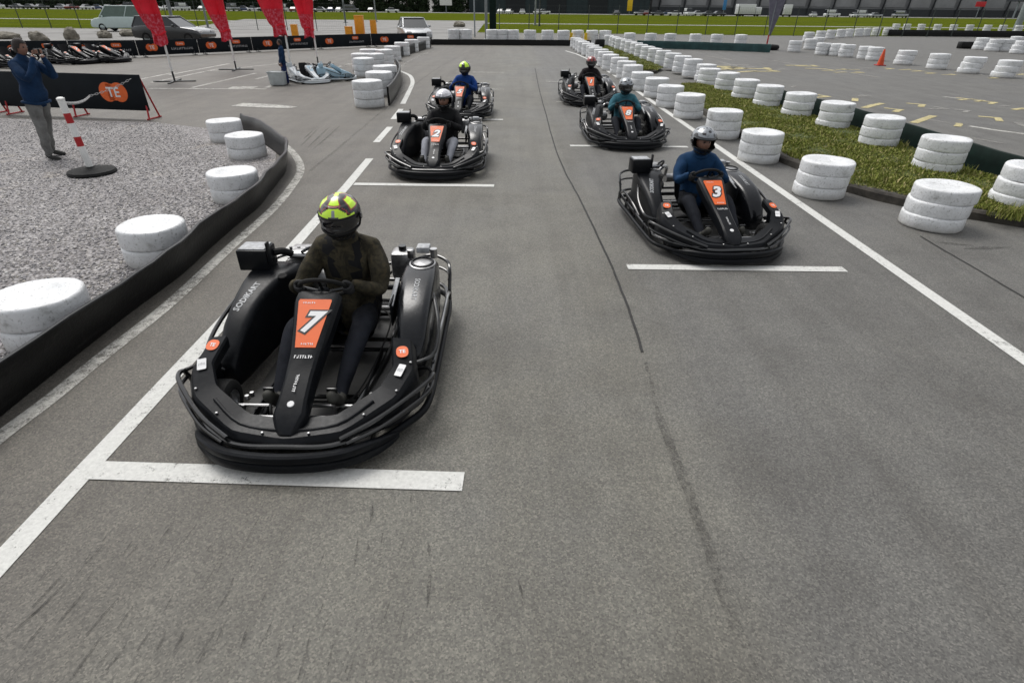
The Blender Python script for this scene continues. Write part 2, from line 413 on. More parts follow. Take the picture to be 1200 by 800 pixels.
# painted lines
lm = MB()
strip_on(lm, [(-2.28, -1), (-2.28, 1), (-2.28, 3), (-2.28, 5.5), (-2.31, 7.6), (-2.36, 9.3)], .125, 'line_white', .004)
strip_on(lm, [(3.72, .5)]+[(3.7, y) for y in (3, 6, 9, 12, 15, 18)]+[(3.72, 21), (3.66, 26), (3.55, 30), (3.3, 33.4), (2.9, 36)], .125, 'line_white', .004)
struct(lm.build('lane_line', flat=True))
lm = MB()
def bar(a, b, w=.12, k='line_white'): strip_on(lm, [G(*a), (G(*a)+G(*b))/2, G(*b)], w, k, .0055)
bar((110, 551), (543, 564.5), .135); bar((735, 313), (990, 316)); bar((415, 216), (579, 218)); bar((668, 171), (806, 172.5))
struct(lm.build('grid_marking', flat=True))
lm = MB()
for x0, x1, y, k in ((-1.7, -.25, 13.05, 'line_white'), (-1.5, -.33, 18.3, 'line_worn'), (-1.6, -.4, 23.3, 'line_worn'), (1.1, 3.2, 15.86, 'line_worn'), (1.05, 3.1, 20.5, 'line_worn'), (1.1, 3.0, 25, 'line_faint')):
    strip_on(lm, [(x0, y), (x1, y)], .13, k, .0085)
struct(lm.build('far_grid_marking', flat=True))
lm = MB()
strip_on(lm, catmull([G(*a) for a in [(-90, 585), (0, 512), (60, 467), (120, 418), (200, 355), (270, 290), (320, 245), (343, 217), (352, 201), (349, 187), (337, 173), (318, 161), (300, 152)]], 6), .115, 'line_worn', .004)
for a, b in (((441, 167), (457, 149)), ((461, 140), (470, 128))): strip_on(lm, [G(*a), G(*b)], .125, 'line_white', .004)
strip_on(lm, catmull([G(*a) for a in [(472, 122), (479, 108), (483.5, 97), (481, 89.5), (474, 85.5), (466, 82.5)]], 5), .13, 'line_white', .004)
strip_on(lm, catmull([G(*a) for a in [(466, 82.5), (478, 73), (492, 66), (508, 60)]], 4), .1, 'line_faint', .004)
struct(lm.build('pit_lane_marking', flat=True))
lm = MB()
for a, b, w in (((175, 104), (312, 104.5), .16), ((225, 103), (300, 86), .13), ((178, 97), (255, 81), .13), ((198, 88), (268, 75), .13), ((312, 103), (352, 88), .16), ((240, 84), (335, 74), .13), ((150, 96), (205, 85), .12), ((300, 93), (350, 80), .13), ((398, 78), (440, 70), .12), ((380, 84), (410, 75), .13)):
    strip_on(lm, [G(*a), G(*b)], w, 'line_worn', .004)
strip_on(lm, [G(278, 123), G(310, 124.5), G(345, 126.5)], [.5, .55, .25], 'line_worn', .0085)
strip_on(lm, [G(270, 103), G(300, 103)], .45, 'line_worn', .0085)
strip_on(lm, [G(170, 150), G(228, 155)], .1, 'line_faint', .004); strip_on(lm, [G(140, 166), G(240, 163)], .1, 'line_faint', .0085)
struct(lm.build('parking_marking', flat=True))
lm = MB()
for x, y, w, k in [(852, 79, 1.1, 'y'), (866, 81, 1., 'y'), (878, 84, .9, 'y'), (900, 84, .9, 'y'), (860, 76.5, 1.2, 'f'), (948, 78, .8, 'y'), (958, 81, .7, 'y'), (972, 83, .5, 'y'), (985, 85, .5, 'y'), (988, 82, .5, 'y'), (1006, 85.5, .5, 'y'), (1015, 81, .5, 'f'), (1043, 81, .5, 'y'), (1062, 82, .55, 'y'), (1076, 83.7, .5, 'y'), (1092, 86.3, .5, 'y'), (1113, 88, .45, 'y'), (1197, 87.5, .5, 'y'),
                   (838, 78, 1.2, 'y'), (846, 81.5, 1.1, 'y'), (870, 79, 1., 'f'), (890, 81, .9, 'y'), (912, 82, .8, 'f'), (935, 77, .8, 'y'), (1000, 82, .5, 'y'), (1128, 85, .45, 'y'), (1150, 88, .4, 'f'), (1165, 92, .4, 'y'), (1012, 113, .4, 'f'), (1080, 124, .5, 'y'), (1100, 128, .5, 'f'), (1170, 140, .5, 'y'), (1196, 146, .5, 'f'), (1148, 118.5, .4, 'y'), (1180, 124.5, .4, 'f'), (965, 114, .5, 'y'), (1002, 117, .55, 'y'), (1130, 116.8, .42, 'y'), (1163, 121, .45, 'y'), (1195, 128, .5, 'y'), (1053, 130, .5, 'y'), (1123, 146.5, .45, 'y'), (1133, 131, .4, 'f'), (930, 102, .5, 'f')]:
    c = G(x, y); t = Vector((.9, .25, 0)) if y < 100 else Vector((.7, .55, 0))
    a_ = random.uniform(-.5, .5); t = Vector((t.x*math.cos(a_)-t.y*math.sin(a_), t.x*math.sin(a_)+t.y*math.cos(a_), 0)); kk = {'y': 'line_yellow', 'f': 'line_faint'}[k]
    strip_on(lm, [c-t*w*.75, c, c+t*w*.6], w*.30, kk, .0085, .02)
    if random.random() < .6: n_ = Vector((-t.y, t.x, 0)); strip_on(lm, [c+t*w*.45+n_*w*.16, c+t*w*.45+n_*w*.85], w*.28, kk, .0085, .02)
for P in ([(1012, 127), (1022, 124), (1034, 121.5)], [(1070, 144.5), (1080, 141), (1094, 136)]):
    strip_on(lm, [G(*a) for a in P], .17, 'line_yellow', .0085)
for P, w, k in (([(1136, 148), (1168, 153), (1210, 158.5)], .14, 'line_worn'), ([(1085, 140), (1122, 146)], .12, 'line_faint'), ([(1105, 113.5), (1128, 116)], .14, 'line_worn'), ([(905, 71), (948, 79), (985, 84), (1030, 91)], .2, 'line_faint'), ([(840, 72), (880, 82)], .2, 'line_faint'), ([(1128, 160), (1175, 168)], .1, 'line_faint'), ([(1150, 100), (1210, 104)], .12, 'line_faint'), ([(828, 66), (860, 71)], .25, 'line_faint')):
    strip_on(lm, [G(*a) for a in P], w, k, .004)
struct(lm.build('yellow_worn_marking', flat=True))

# seams, skids and tears in the tarmac
lm = MB()
strip_on(lm, catmull([G(*a) for a in [(753, 413), (743, 381), (734, 356), (718, 316), (700, 276), (677, 229), (660, 197), (648, 165), (640, 135), (632, 105), (627, 80)]], 5), .022, 'tar', .005, .004)
strip_on(lm, catmull([G(*a) for a in [(362, 201), (390, 179), (414, 159), (444, 134), (466, 114), (488, 98), (520, 76), (555, 58)]], 5), .05, 'tar_soft', .005, .01)
strip_on(lm, catmull([G(*a) for a in [(1078, 277), (1100, 290), (1150, 319), (1215, 358)]], 5), .018, 'tar', .005, .004)
struct(lm.build('tar_seam', flat=True))
lm = MB()
strip_on(lm, catmull([G(*a) for a in [(757, 425), (770, 480), (795, 545), (825, 630), (850, 700), (885, 790), (920, 870)]], 5), [.025]*6+[.055]*25, 'tar_soft', .005, .008)
for a, b, w in [((74, 673), (38, 712), .012), ((84, 676), (20, 738), .01), ((100, 692), (66, 732), .012), ((272, 688), (255, 716), .01), ((256, 733), (232, 772), .014), ((217, 737), (205, 762), .014), ((195, 740), (183, 762), .012), ((291, 733), (283, 758), .012), ((329, 752), (324, 770), .012), ((363, 745), (350, 795), .012), ((120, 745), (80, 800), .012), ((148, 756), (120, 790), .01), ((60, 702), (0, 752), .01), ((140, 700), (100, 745), .008),
                ((437, 592), (434, 612), .016), ((420, 630), (416, 664), .012), ((432, 638), (431, 645), .016), ((503, 638), (503, 652), .02), ((505, 662), (501, 712), .02), ((608, 680), (613, 702), .014), ((531, 596), (532, 606), .012), ((398, 735), (395, 745), .014), ((390, 755), (385, 780), .01)]:
    p, q = G(*a), G(*b); m = (p+q)/2
    strip_on(lm, [p, m, q], [.003, w, .004], 'skid', .005, .002)
for a, b, w in [((361, 173), (385, 150), .05), ((374, 170), (391, 155), .04), ((356, 163), (366, 154), .04), ((352, 172), (372, 152), .03), ((366, 176), (398, 148), .025), ((1128, 292), (1185, 290), .09), ((1095, 284), (1140, 288), .07)]:
    p, q = G(*a), G(*b); strip_on(lm, [p, (p+q)/2, q], [.01, w, .01], 'skid', .005)
for i in range(26):
    x = random.uniform(-1.9, -.5); y = random.uniform(.95, 1.75); l = random.uniform(.05, .16)
    strip_on(lm, [(x, y), (x+.004, y+l*.5), (x+.008, y+l)], [.003, random.uniform(.004, .009), .003], 'skid', .005)
for i in range(40):   # small tears near the edge lane
    x = random.uniform(-2.2, -.4); y = random.uniform(.7, 2.0); l = random.uniform(.02, .09)
    strip_on(lm, [(x, y), (x+random.uniform(-.006, .006), y+l)], [.003, random.uniform(.004, .008)], 'skid', .005)
struct(lm.build('tarmac_wear', flat=True))

# gravel yard
gpoly = [(-3.25, -1), (-3.25, 6.7), (-3.5, 8.2), (-4.0, 9.6), (-5.1, 11.2), (-7.6, 12.3), (-30, 13.8), (-30, -1)]
sheet('gravel', gpoly, 'gravel', .012, 'stuff')
def scatter_stones():
    N = 30000; V = []; F = []
    ico = [Vector(p).normalized() for p in ((0, 0, 1), (.9, 0, .1), (.25, .85, -.1), (-.75, .5, .2), (-.7, -.55, -.1), (.3, -.85, .15), (0, 0, -1))]
    fs = [(0, 1, 2), (0, 2, 3), (0, 3, 4), (0, 4, 5), (0, 5, 1), (6, 2, 1), (6, 3, 2), (6, 4, 3), (6, 5, 4), (6, 1, 5)]
    ico = np.array([tuple(v) for v in ico]); k = 0
    while k < N:
        y = 2.2+10.0*RNG.random()**1.5; x = -3.5-8*RNG.random()**1.3
        if y > 8 and x > -3.6-(y-8)*.85: continue
        s = RNG.uniform(.006, .0165); a = RNG.uniform(0, 6.283); ca, sa = math.cos(a), math.sin(a)
        q = ico*np.array([s*RNG.uniform(.7, 1.3), s*RNG.uniform(.7, 1.2), s*RNG.uniform(.5, .9)])*RNG.uniform(.8, 1.2, (7, 1))
        q = np.stack([q[:, 0]*ca-q[:, 1]*sa+x, q[:, 0]*sa+q[:, 1]*ca+y, q[:, 2]+.014], 1)
        V.append(q); F.append(np.array(fs)+7*k); k += 1
    return np.concatenate(V), np.concatenate(F)
def np_mesh(name, V, F, k):
    me = bpy.data.meshes.new(name); n = F.shape[1]
    me.vertices.add(len(V)); me.vertices.foreach_set('co', V.astype(np.float32).ravel())
    me.loops.add(F.size); me.loops.foreach_set('vertex_index', F.astype(np.int32).ravel())
    me.polygons.add(len(F)); me.polygons.foreach_set('loop_start', np.arange(0, F.size, n, dtype=np.int32))
    me.update(calc_edges=True); me.validate(); me.materials.append(MT[k])
    o = bpy.data.objects.new(name, me); COL.objects.link(o); return o
struct(np_mesh('gravel_stones', *scatter_stones(), 'stones'), 'stuff')

# grass verge with kerb
def verge(name, left, right):
    V = []; F = []; n = len(left); h = .10
    b = MB()
    for i in range(n):
        l, r = Vector(left[i]), Vector(right[i])
        b_ = []
        for k in range(5): p = l.lerp(r, k/4); V.append((p.x, p.y, h+.03*math.sin(k*PI/4)+random.uniform(0, .02)))
    for i in range(n-1):
        for k in range(4): F.append((i*5+k, i*5+k+1, i*5+k+6, i*5+k+5))
    b.add(V, F, 'verge_soil'); struct(b.build(name))
    kb = MB(); P = list(left); Q = [right[0]]+P+[right[-1]]
    V = []; F = []; Q = [Vector((p[0], p[1], 0)) for p in Q]
    for i, p in enumerate(Q):
        t = (Q[min(i+1, len(Q)-1)]-Q[max(i-1, 0)]).normalized(); nn = Vector((t.y, -t.x, 0))*(-1 if left[-1][1] > left[0][1] else 1)
        o = nn*.11; zz = random.uniform(-.012, .012)
        V += [p+o+Vector((0, 0, -.01)), p+o*.9+Vector((0, 0, .085+zz)), p+o*.6+Vector((0, 0, .112+zz)), p-o*.2+Vector((0, 0, .118+zz)), p-o*.3+Vector((0, 0, .0))]
    for i in range(len(Q)-1):
        for k in range(4): F.append((i*5+k, i*5+k+1, i*5+k+6, i*5+k+5))
    kb.add(V, F, 'kerb'); struct(kb.build('kerb'))
def along(P, y):
    for a, b in zip(P, P[1:]):
        if a[1] <= y <= b[1]:
            t = (y-a[1])/(b[1]-a[1]); return a[0]+(b[0]-a[0])*t
    return P[-1][0] if y > P[-1][1] else P[0][0]
def densify(P, n=26):
    y0, y1 = P[0][1], P[-1][1]
    return [(along(P, y0+(y1-y0)*i/n)+random.uniform(-.03, .03), y0+(y1-y0)*i/n, 0) for i in range(n+1)]
VL = [(5.95, 6.35), (5.2, 6.9), (4.62, 7.7), (4.5, 9.4), (4.5, 12), (4.6, 15), (4.9, 18), (5.3, 19.2)]
VR = [(7.2, 6.35), (6.9, 8.7), (6.95, 10.6), (6.9, 12.5), (6.7, 14), (6.5, 16), (6.3, 18), (6.0, 19.2)]
FL = [(5.0, 23.6), (4.6, 25), (4.4, 30), (4.5, 38), (4.7, 41)]; FR = [(5.4, 23.6), (6.0, 25), (6.0, 30), (5.9, 38), (5.6, 41)]
verge('verge_soil', densify(VL), densify(VR)); verge('verge_soil', densify(FL), densify(FR))
def blades():
    V = []; F = []; k = 0
    def put(x, y, h, w, bend, lean, z=.10):
        nonlocal k
        dx, dy = math.cos(bend), math.sin(bend); ex, ey = -dy*w, dx*w
        V.extend([(x-ex, y-ey, z), (x+ex, y+ey, z), (x+dx*lean*.4+ex*.7, y+dy*lean*.4+ey*.7, z+h*.6), (x+dx*lean*.4-ex*.7, y+dy*lean*.4-ey*.7, z+h*.6), (x+dx*lean+ex*.1, y+dy*lean+ey*.1, z+h), (x+dx*lean-ex*.1, y+dy*lean-ey*.1, z+h)])
        F.extend([(k, k+1, k+2, k+3), (k+3, k+2, k+4, k+5)]); k += 6
    for L, Rr, N in ((VL, VR, 85000), (FL, FR, 14000)):
        y0, y1 = L[0][1], L[-1][1]
        for i in range(N):
            y = y0+(y1-y0)*RNG.random()**1.35; a = along(L, y); b = along(Rr, y)
            x = a-.03+(b-a+.06)*RNG.random()
            cl = .5+.5*math.sin(x*5.1+y*1.7)*math.sin(y*3.3-x*2.2)
            h = RNG.uniform(.018, .052)*(0.55+cl*.8)*(1-.25*(x-a)/(b-a))
            if RNG.random() < .012: h *= 2.2
            put(x, y, h, RNG.uniform(.004, .009)*(1+y/14), RNG.uniform(0, 6.28), h*RNG.uniform(.15, .8), .10+.03*math.sin(PI*min(1, max(0, (x-a)/(b-a)))))
    for cx, cy, n in ((5.9, 6.35, 500), (6.45, 8.35, 350), (6.2, 6.9, 500), (6.6, 10.2, 310)):   # tufts at the feet of the tyres
        for i in range(n):
            q = RNG.uniform(0, 6.28); r = RNG.uniform(0, .34) if n > 300 else RNG.uniform(0, .11); h = RNG.uniform(.04, .13) if n > 300 else RNG.uniform(.03, .075)
            put(cx+r*math.cos(q), cy+r*.6*math.sin(q), h, .006, RNG.uniform(0, 6.28), h*.5, .10 if n > 300 else 0.)
    V2 = np.array(V); F2 = np.array(F)
    return V2, F2
struct(np_mesh('grass', *blades(), 'blades'), 'stuff')
# ------------------------------------------------------------------ tyre stacks
def tyre_mesh(r=.345, h=.152, dish=.03):
    b = MB()
    prof = [(0, h-dish), (.11, h-dish), (.17, h-dish*.75), (.215, h-dish*.25), (.245, h-.004), (r-.035, h), (r-.016, h-.003), (r-.005, h-.012), (r-.001, h-.026), (r, h*.5), (r, .026), (r-.002, .011), (r-.007, .003), (r-.015, 0), (0, 0)]
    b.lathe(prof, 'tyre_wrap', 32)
    V = b.v; out = []
    ph = [random.uniform(0, 6.28) for _ in range(4)]
    for x, y, z in V:
        a = math.atan2(y, x); k = 1+.008*math.sin(2*a+ph[0])+.005*math.sin(5*a+ph[1])+.003*math.sin(11*a+ph[2]+z*20)
        out.append((x*k, y*k, z+.003*math.sin(3*a+ph[3])*(math.hypot(x, y) > .1)))
    b.v = out; return b.mesh('tyre', 60)
TYRES = [tyre_mesh() for _ in range(4)]
def stack(x, y, n, label, group, s=1., j=.02, lean=(0, 0), hs=1., z=0.):
    e = empty('tyre_stack', (x, y, z), random.uniform(0, 6.28), s); e.scale.z = hs
    q = e.rotation_euler.z
    for i in range(n):
        o = bpy.data.objects.new('tyre', random.choice(TYRES)); COL.objects.link(o); o.parent = e
        lx = lean[0]*i+random.uniform(-j, j); ly = lean[1]*i+random.uniform(-j, j)
        o.location = (lx*math.cos(-q)-ly*math.sin(-q), lx*math.sin(-q)+ly*math.cos(-q), .150*i)
        o.rotation_euler = (random.uniform(-.008, .008), random.uniform(-.008, .008), random.uniform(0, 6.28))
    return tag(e, label, 'tyre stack', group)
def base(px, py, r=.33, z=0.):
    g = G(px, py, z); d = Vector((g.x, g.y, 0)).normalized(); return g+d*r
g = 'white tyre stacks beside the right lane line'
A = [base(*a) for a in ((1084, 272), (955, 235), (886, 193), (844, 164.5), (805, 140.5), (783, 127.5))]
y = A[-1].y+1.75; x = A[-1].x
while y < 39:
    A.append(Vector((x+random.uniform(-.06, .06), y, 0))); y += 1.55; x -= .015
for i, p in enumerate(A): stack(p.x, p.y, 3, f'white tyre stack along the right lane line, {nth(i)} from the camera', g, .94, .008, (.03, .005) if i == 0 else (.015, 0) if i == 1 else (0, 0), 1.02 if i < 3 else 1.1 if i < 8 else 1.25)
g = 'white tyre stacks on the far edge of the grass verge'
B = [base(*a, z=.08) for a in ((1186, 248), (1092, 206), (1025, 174.5), (973, 153), (931, 139), (896, 127.5), (870, 118.5), (849, 108), (828, 102))]
y = B[-1].y+1.5
while y < 43: B.append(Vector((6.35-(y-20)*.012+random.uniform(-.08, .08), y, 0))); y += 1.45
for i, p in enumerate(B): stack(p.x, p.y, 3, f'white tyre stack on the verge far edge, {nth(i)} from the camera', g, .92, .012, (.03, 0) if i == 0 else (.012, 0), 1.08 if i < 10 else 1.2, .08)
g = 'low white tyre stacks behind the black band on the gravel'
for (x, y, d) in ((-3.44, 3.58, 'largest and nearest'), (-3.46, 5.08, 'second from the camera'), (-3.55, 7.05, 'third from the camera'), (-4.36, 9.35, 'fourth from the camera, at the bend'), (-5.25, 10.6, 'farthest, at the end of the band')):
    stack(x, y, 2, f'low white tyre stack behind the black band, {d}', g, .86, .006, hs=1.18)
g = 'white tyre stacks by the pit lane entry'
for i, c in enumerate(((434, 127), (447, 113), (453, 103), (428, 91), (441, 84), (452, 77.5), (461, 72), (472, 66), (483, 61.5), (497, 57.5), (425, 84), (434, 77))):
    p = base(*c); stack(p.x, p.y, 3, f'white tyre stack in the pit entry cluster, {nth(i)} from its front corner', g, 1.05, .01, hs=1.3)
g = 'white tyre stacks behind the long black band across the track end'
for i, c in enumerate((530, 545, 576, 588.5, 601, 621, 641.6, 660, 677, 694, 709)):
    p = G(c, 53.5); stack(p.x, 41.35+(.0 if i < 8 else .6), 3, f'white tyre stack behind the black track end band, {nth(i)} from left', g, 1.15, .01, hs=1.9)
g = 'white tyre stacks behind the teal band'
for i, c in enumerate((739, 764, 787, 817, 842, 871)):
    p = G(c, 56.3+(c-739)/130*2.2); stack(p.x, p.y+.75, 3, f'white tyre stack behind the teal band, {nth(i)} from the left', g, 1.05, .01, hs=1.75)
g = 'white tyre stacks scattered on the right hand tarmac'
for i, c in enumerate(((1173, 91.5), (1133, 86.5), (1096, 81.5), (1056.5, 76.5), (1023, 71.5), (1012, 70), (990, 67.5), (979, 66), (962, 65), (948, 58.5), (930, 61.5), (957, 56))):
    p = base(*c); stack(p.x, p.y, 3, f'white tyre stack on the open right tarmac, {nth(i)} from the camera', g, 1.12 if i < 4 else 1.05, .015, (.06, .0) if i in (0, 1) else (.04, 0) if i == 3 else (0, 0), 1.3)
g = 'white tyre stacks along the curving far bend'
for i, c in enumerate(((946, 49.5), (960, 47.5), (972, 45.8), (984, 44.5), (994, 43.8), (1005, 43), (1014, 42.6), (1025, 42.3), (1038, 42.2))):
    p = G(*c); stack(p.x, p.y, 3, f'white tyre stack on the curving far bend, {nth(i)} from the left', g, 1.1, .02, hs=1.5)
g = 'white tyre stacks behind the black band beside the field'
for i, c in enumerate((1053, 1066, 1083, 1102, 1121, 1140, 1161, 1179, 1198)):
    p = G(c, 41.2+(c-1040)*.0125); stack(p.x, p.y+.9, 5, f'white tyre stack behind the black band beside the green field, {nth(i)} from the left', g, 1., .02, hs=1.3)
g = 'white tyre stacks at the right picture edge'
for i, c in enumerate(((1146, 58.5), (1161, 60.5), (1173, 60.5), (1191, 63.5), (1186, 56))):
    p = base(*c); stack(p.x, p.y, 3, f'white tyre stack beside the far right black block, {nth(i)} from left', g, 1.15, .02, (.05, 0), 1.5)

# barrier bands
def band(P, h, th, k, name, label, cat='barrier', lean=0., smooth=5, z0=.01, rough=.012, wave=0.):
    P = catmull([(p[0], p[1], 0) for p in P], smooth); S = []
    for i, p in enumerate(P):
        t = (P[min(i+1, len(P)-1)]-P[max(i-1, 0)]).normalized(); n = Vector((-t.y, t.x, 0))
        a = random.uniform(-rough, rough)*.5+wave*math.sin(i*.9)*math.sin(i*.37); hh = h+random.uniform(-rough, rough)*.6+wave*.7*math.sin(i*.61+1)
        q = []
        for u, v in ((-.5, 0), (-.62, .3), (-.45, .62), (-.5, .97), (-.3, 1), (.3, 1), (.5, .97), (.5, .5), (.5, 0)):
            q.append(p+n*(u*th+lean*v+a*(.3+.7*v))+Vector((0, 0, z0+v*hh)))
        S.append(q)
    b = MB(); b.loft(S, k); return tag(b.build(name, sharp=50), label, cat)
band([(-3.06, -1.5), (-3.05, 0), (-3.08, 2), (-3.11, 3.6), (-3.08, 4.7), (-3.14, 5.8), (-3.17, 6.7), (-3.30, 7.6), (-3.44, 8.4), (-3.75, 9.25), (-4.3, 10.1), (-4.95, 11.0), (-5.4, 11.5)], .31, .045, 'band', 'rubber_barrier', 'black rubber band barrier curving along the gravel yard edge', lean=-.08, wave=.02)
band([G(*a) for a in ((456, 124), (464, 112), (469, 100), (469, 90), (465, 83))], .42, .05, 'band', 'rubber_barrier', 'short black rubber band beside the front of the pit entry tyre cluster')
band([G(*a) for a in ((452, 73), (465, 69), (478, 64), (493, 59.5), (505, 55.5))], .42, .05, 'band', 'rubber_barrier', 'black rubber band beside the back of the pit entry tyre cluster')
band([(-5.6, 40.0), (-2, 40.4), (2, 40.6), (4.9, 40.6)], .33, .06, 'band', 'rubber_barrier', 'long black rubber band across the far end of the track')
band([G(746, 56.8), G(800, 58.2), G(859, 60.3), G(902, 62)], .42, .06, 'teal_band', 'rubber_barrier', 'teal rubber band barrier in front of white tyres')
band([G(1040, 42.5), G(1100, 43.2), G(1150, 43.8), G(1250, 45)], .55, .08, 'band', 'rubber_barrier', 'black rubber band along the edge of the green field')
band([(7.25, 6.0), (7.15, 7.4), (7.1, 9.2), (7.1, 11), (7.05, 12.7), (6.9, 14.1), (6.75, 15.5), (6.65, 17)], .40, .05, 'green_band', 'rubber_barrier', 'dark green rubber band behind the tyre stacks of the verge')
def black_block(px, py, w, h, label):
    p = G(px, py); b = MB(); b.box((0, 0, h/2), (w, .5, h), 'band', bev=.06); b.box((0, -.255, h*.5), (w*.6, .02, h*.5), 'rubber', bev=.005)
    return tag(b.build('rubber_block', loc=(p.x, p.y+.3, 0)), label, 'rubber block')
black_block(703, 58.5, .55, .55, 'black rubber block between the white tyre rows at the track end')
black_block(1135, 57.5, 1.0, .42, 'black rubber block beside the far right tyre cluster')

# ------------------------------------------------------------------ kart
def rrect(x0, x1, z0, z1, r, y, n=3, tilt=0.):
    r = min(r, abs(x1-x0)*.49, abs(z1-z0)*.49); P = []
    for cx, cz, a0 in ((x1-r, z1-r, 0), (x0+r, z1-r, 90), (x0+r, z0+r, 180), (x1-r, z0+r, 270)):
        for i in range(n+1):
            a = R(a0+90*i/n); P.append(Vector((cx+r*math.cos(a), y, cz+r*math.sin(a))))
    return [Vector((p.x, p.y, p.z+tilt*(p.x-(x0+x1)/2))) for p in P]
def mir(P): return [Vector((-p[0], p[1], p[2])) for p in reversed(P)]
def scribble(b, mtx, w, h, n, k, seed):
    """blurred lettering: little strokes in a row"""
    rr = random.Random(seed)
    for i in range(n):
        x = -w/2+w*(i+.5)/n
        for q in range(2):
            sw = w/n*rr.uniform(.22, .36) if q == 0 else w/n*.7; sh = h*rr.uniform(.8, 1) if q == 0 else h*.22
            ox = x+(rr.uniform(-.2, .2)*w/n if q == 0 else 0); oz = 0 if q == 0 else rr.choice((-.35, 0, .35))*h
            V = [mtx @ Vector((ox+a*sw/2, oz+c*sh/2, 0)) for a, c in ((-1, -1), (1, -1), (1, 1), (-1, 1))]
            V = [v+mtx.to_3x3() @ Vector((0, 0, q*.0006)) for v in V]
            b.add(V, [(0, 1, 2, 3)], k)
def quad(b, mtx, w, h, k, rad=0.):
    if rad:
        P = []
        for cx, cy, a0 in ((w/2-rad, h/2-rad, 0), (-w/2+rad, h/2-rad, 90), (-w/2+rad, -h/2+rad, 180), (w/2-rad, -h/2+rad, 270)):
            for i in range(5): a = R(a0+90*i/4); P.append(mtx @ Vector((cx+rad*math.cos(a), cy+rad*math.sin(a), 0)))
    else: P = [mtx @ Vector((a*w/2, c*h/2, 0)) for a, c in ((-1, -1), (1, -1), (1, 1), (-1, 1))]
    b.add(P, [tuple(range(len(P)))], k)

def runs(P, k=6, e=.16):
    """a path of straight runs with small rounded corners"""
    P = [Vector(p) for p in P]; Q = [P[0]]
    for a, b, c in zip(P, P[1:], P[2:]): Q += [b.lerp(a, e), b.lerp(a, e*.35).lerp(b.lerp(c, e*.35), .5), b.lerp(c, e)]
    Q.append(P[-1]); out = []
    for a, b in zip(Q, Q[1:]):
        n = max(1, int((b-a).length/.035)); out += [a.lerp(b, i/n) for i in range(n)]
    return out+[Q[-1]]
FH = [(-.545, -.35, .455), (-.58, -.54, .375), (-.51, -.685, .305), (-.27, -.845, .21)]
FP = runs(FH+[(0, -.88, .195)]+mir(FH))
def fp_frame(s):
    i = max(0, min(len(FP)-1, s)); p = FP[i]; t = (FP[min(i+1, len(FP)-1)]-FP[max(i-1, 0)]); t.z = 0; t.normalize()
    out = Vector((t.y, -t.x, 0)); c = abs(i/(len(FP)-1)-.5)*2     # 0 at the nose, 1 at the wing ends
    return p, out, .058+.022*(1-c)**1.2, c
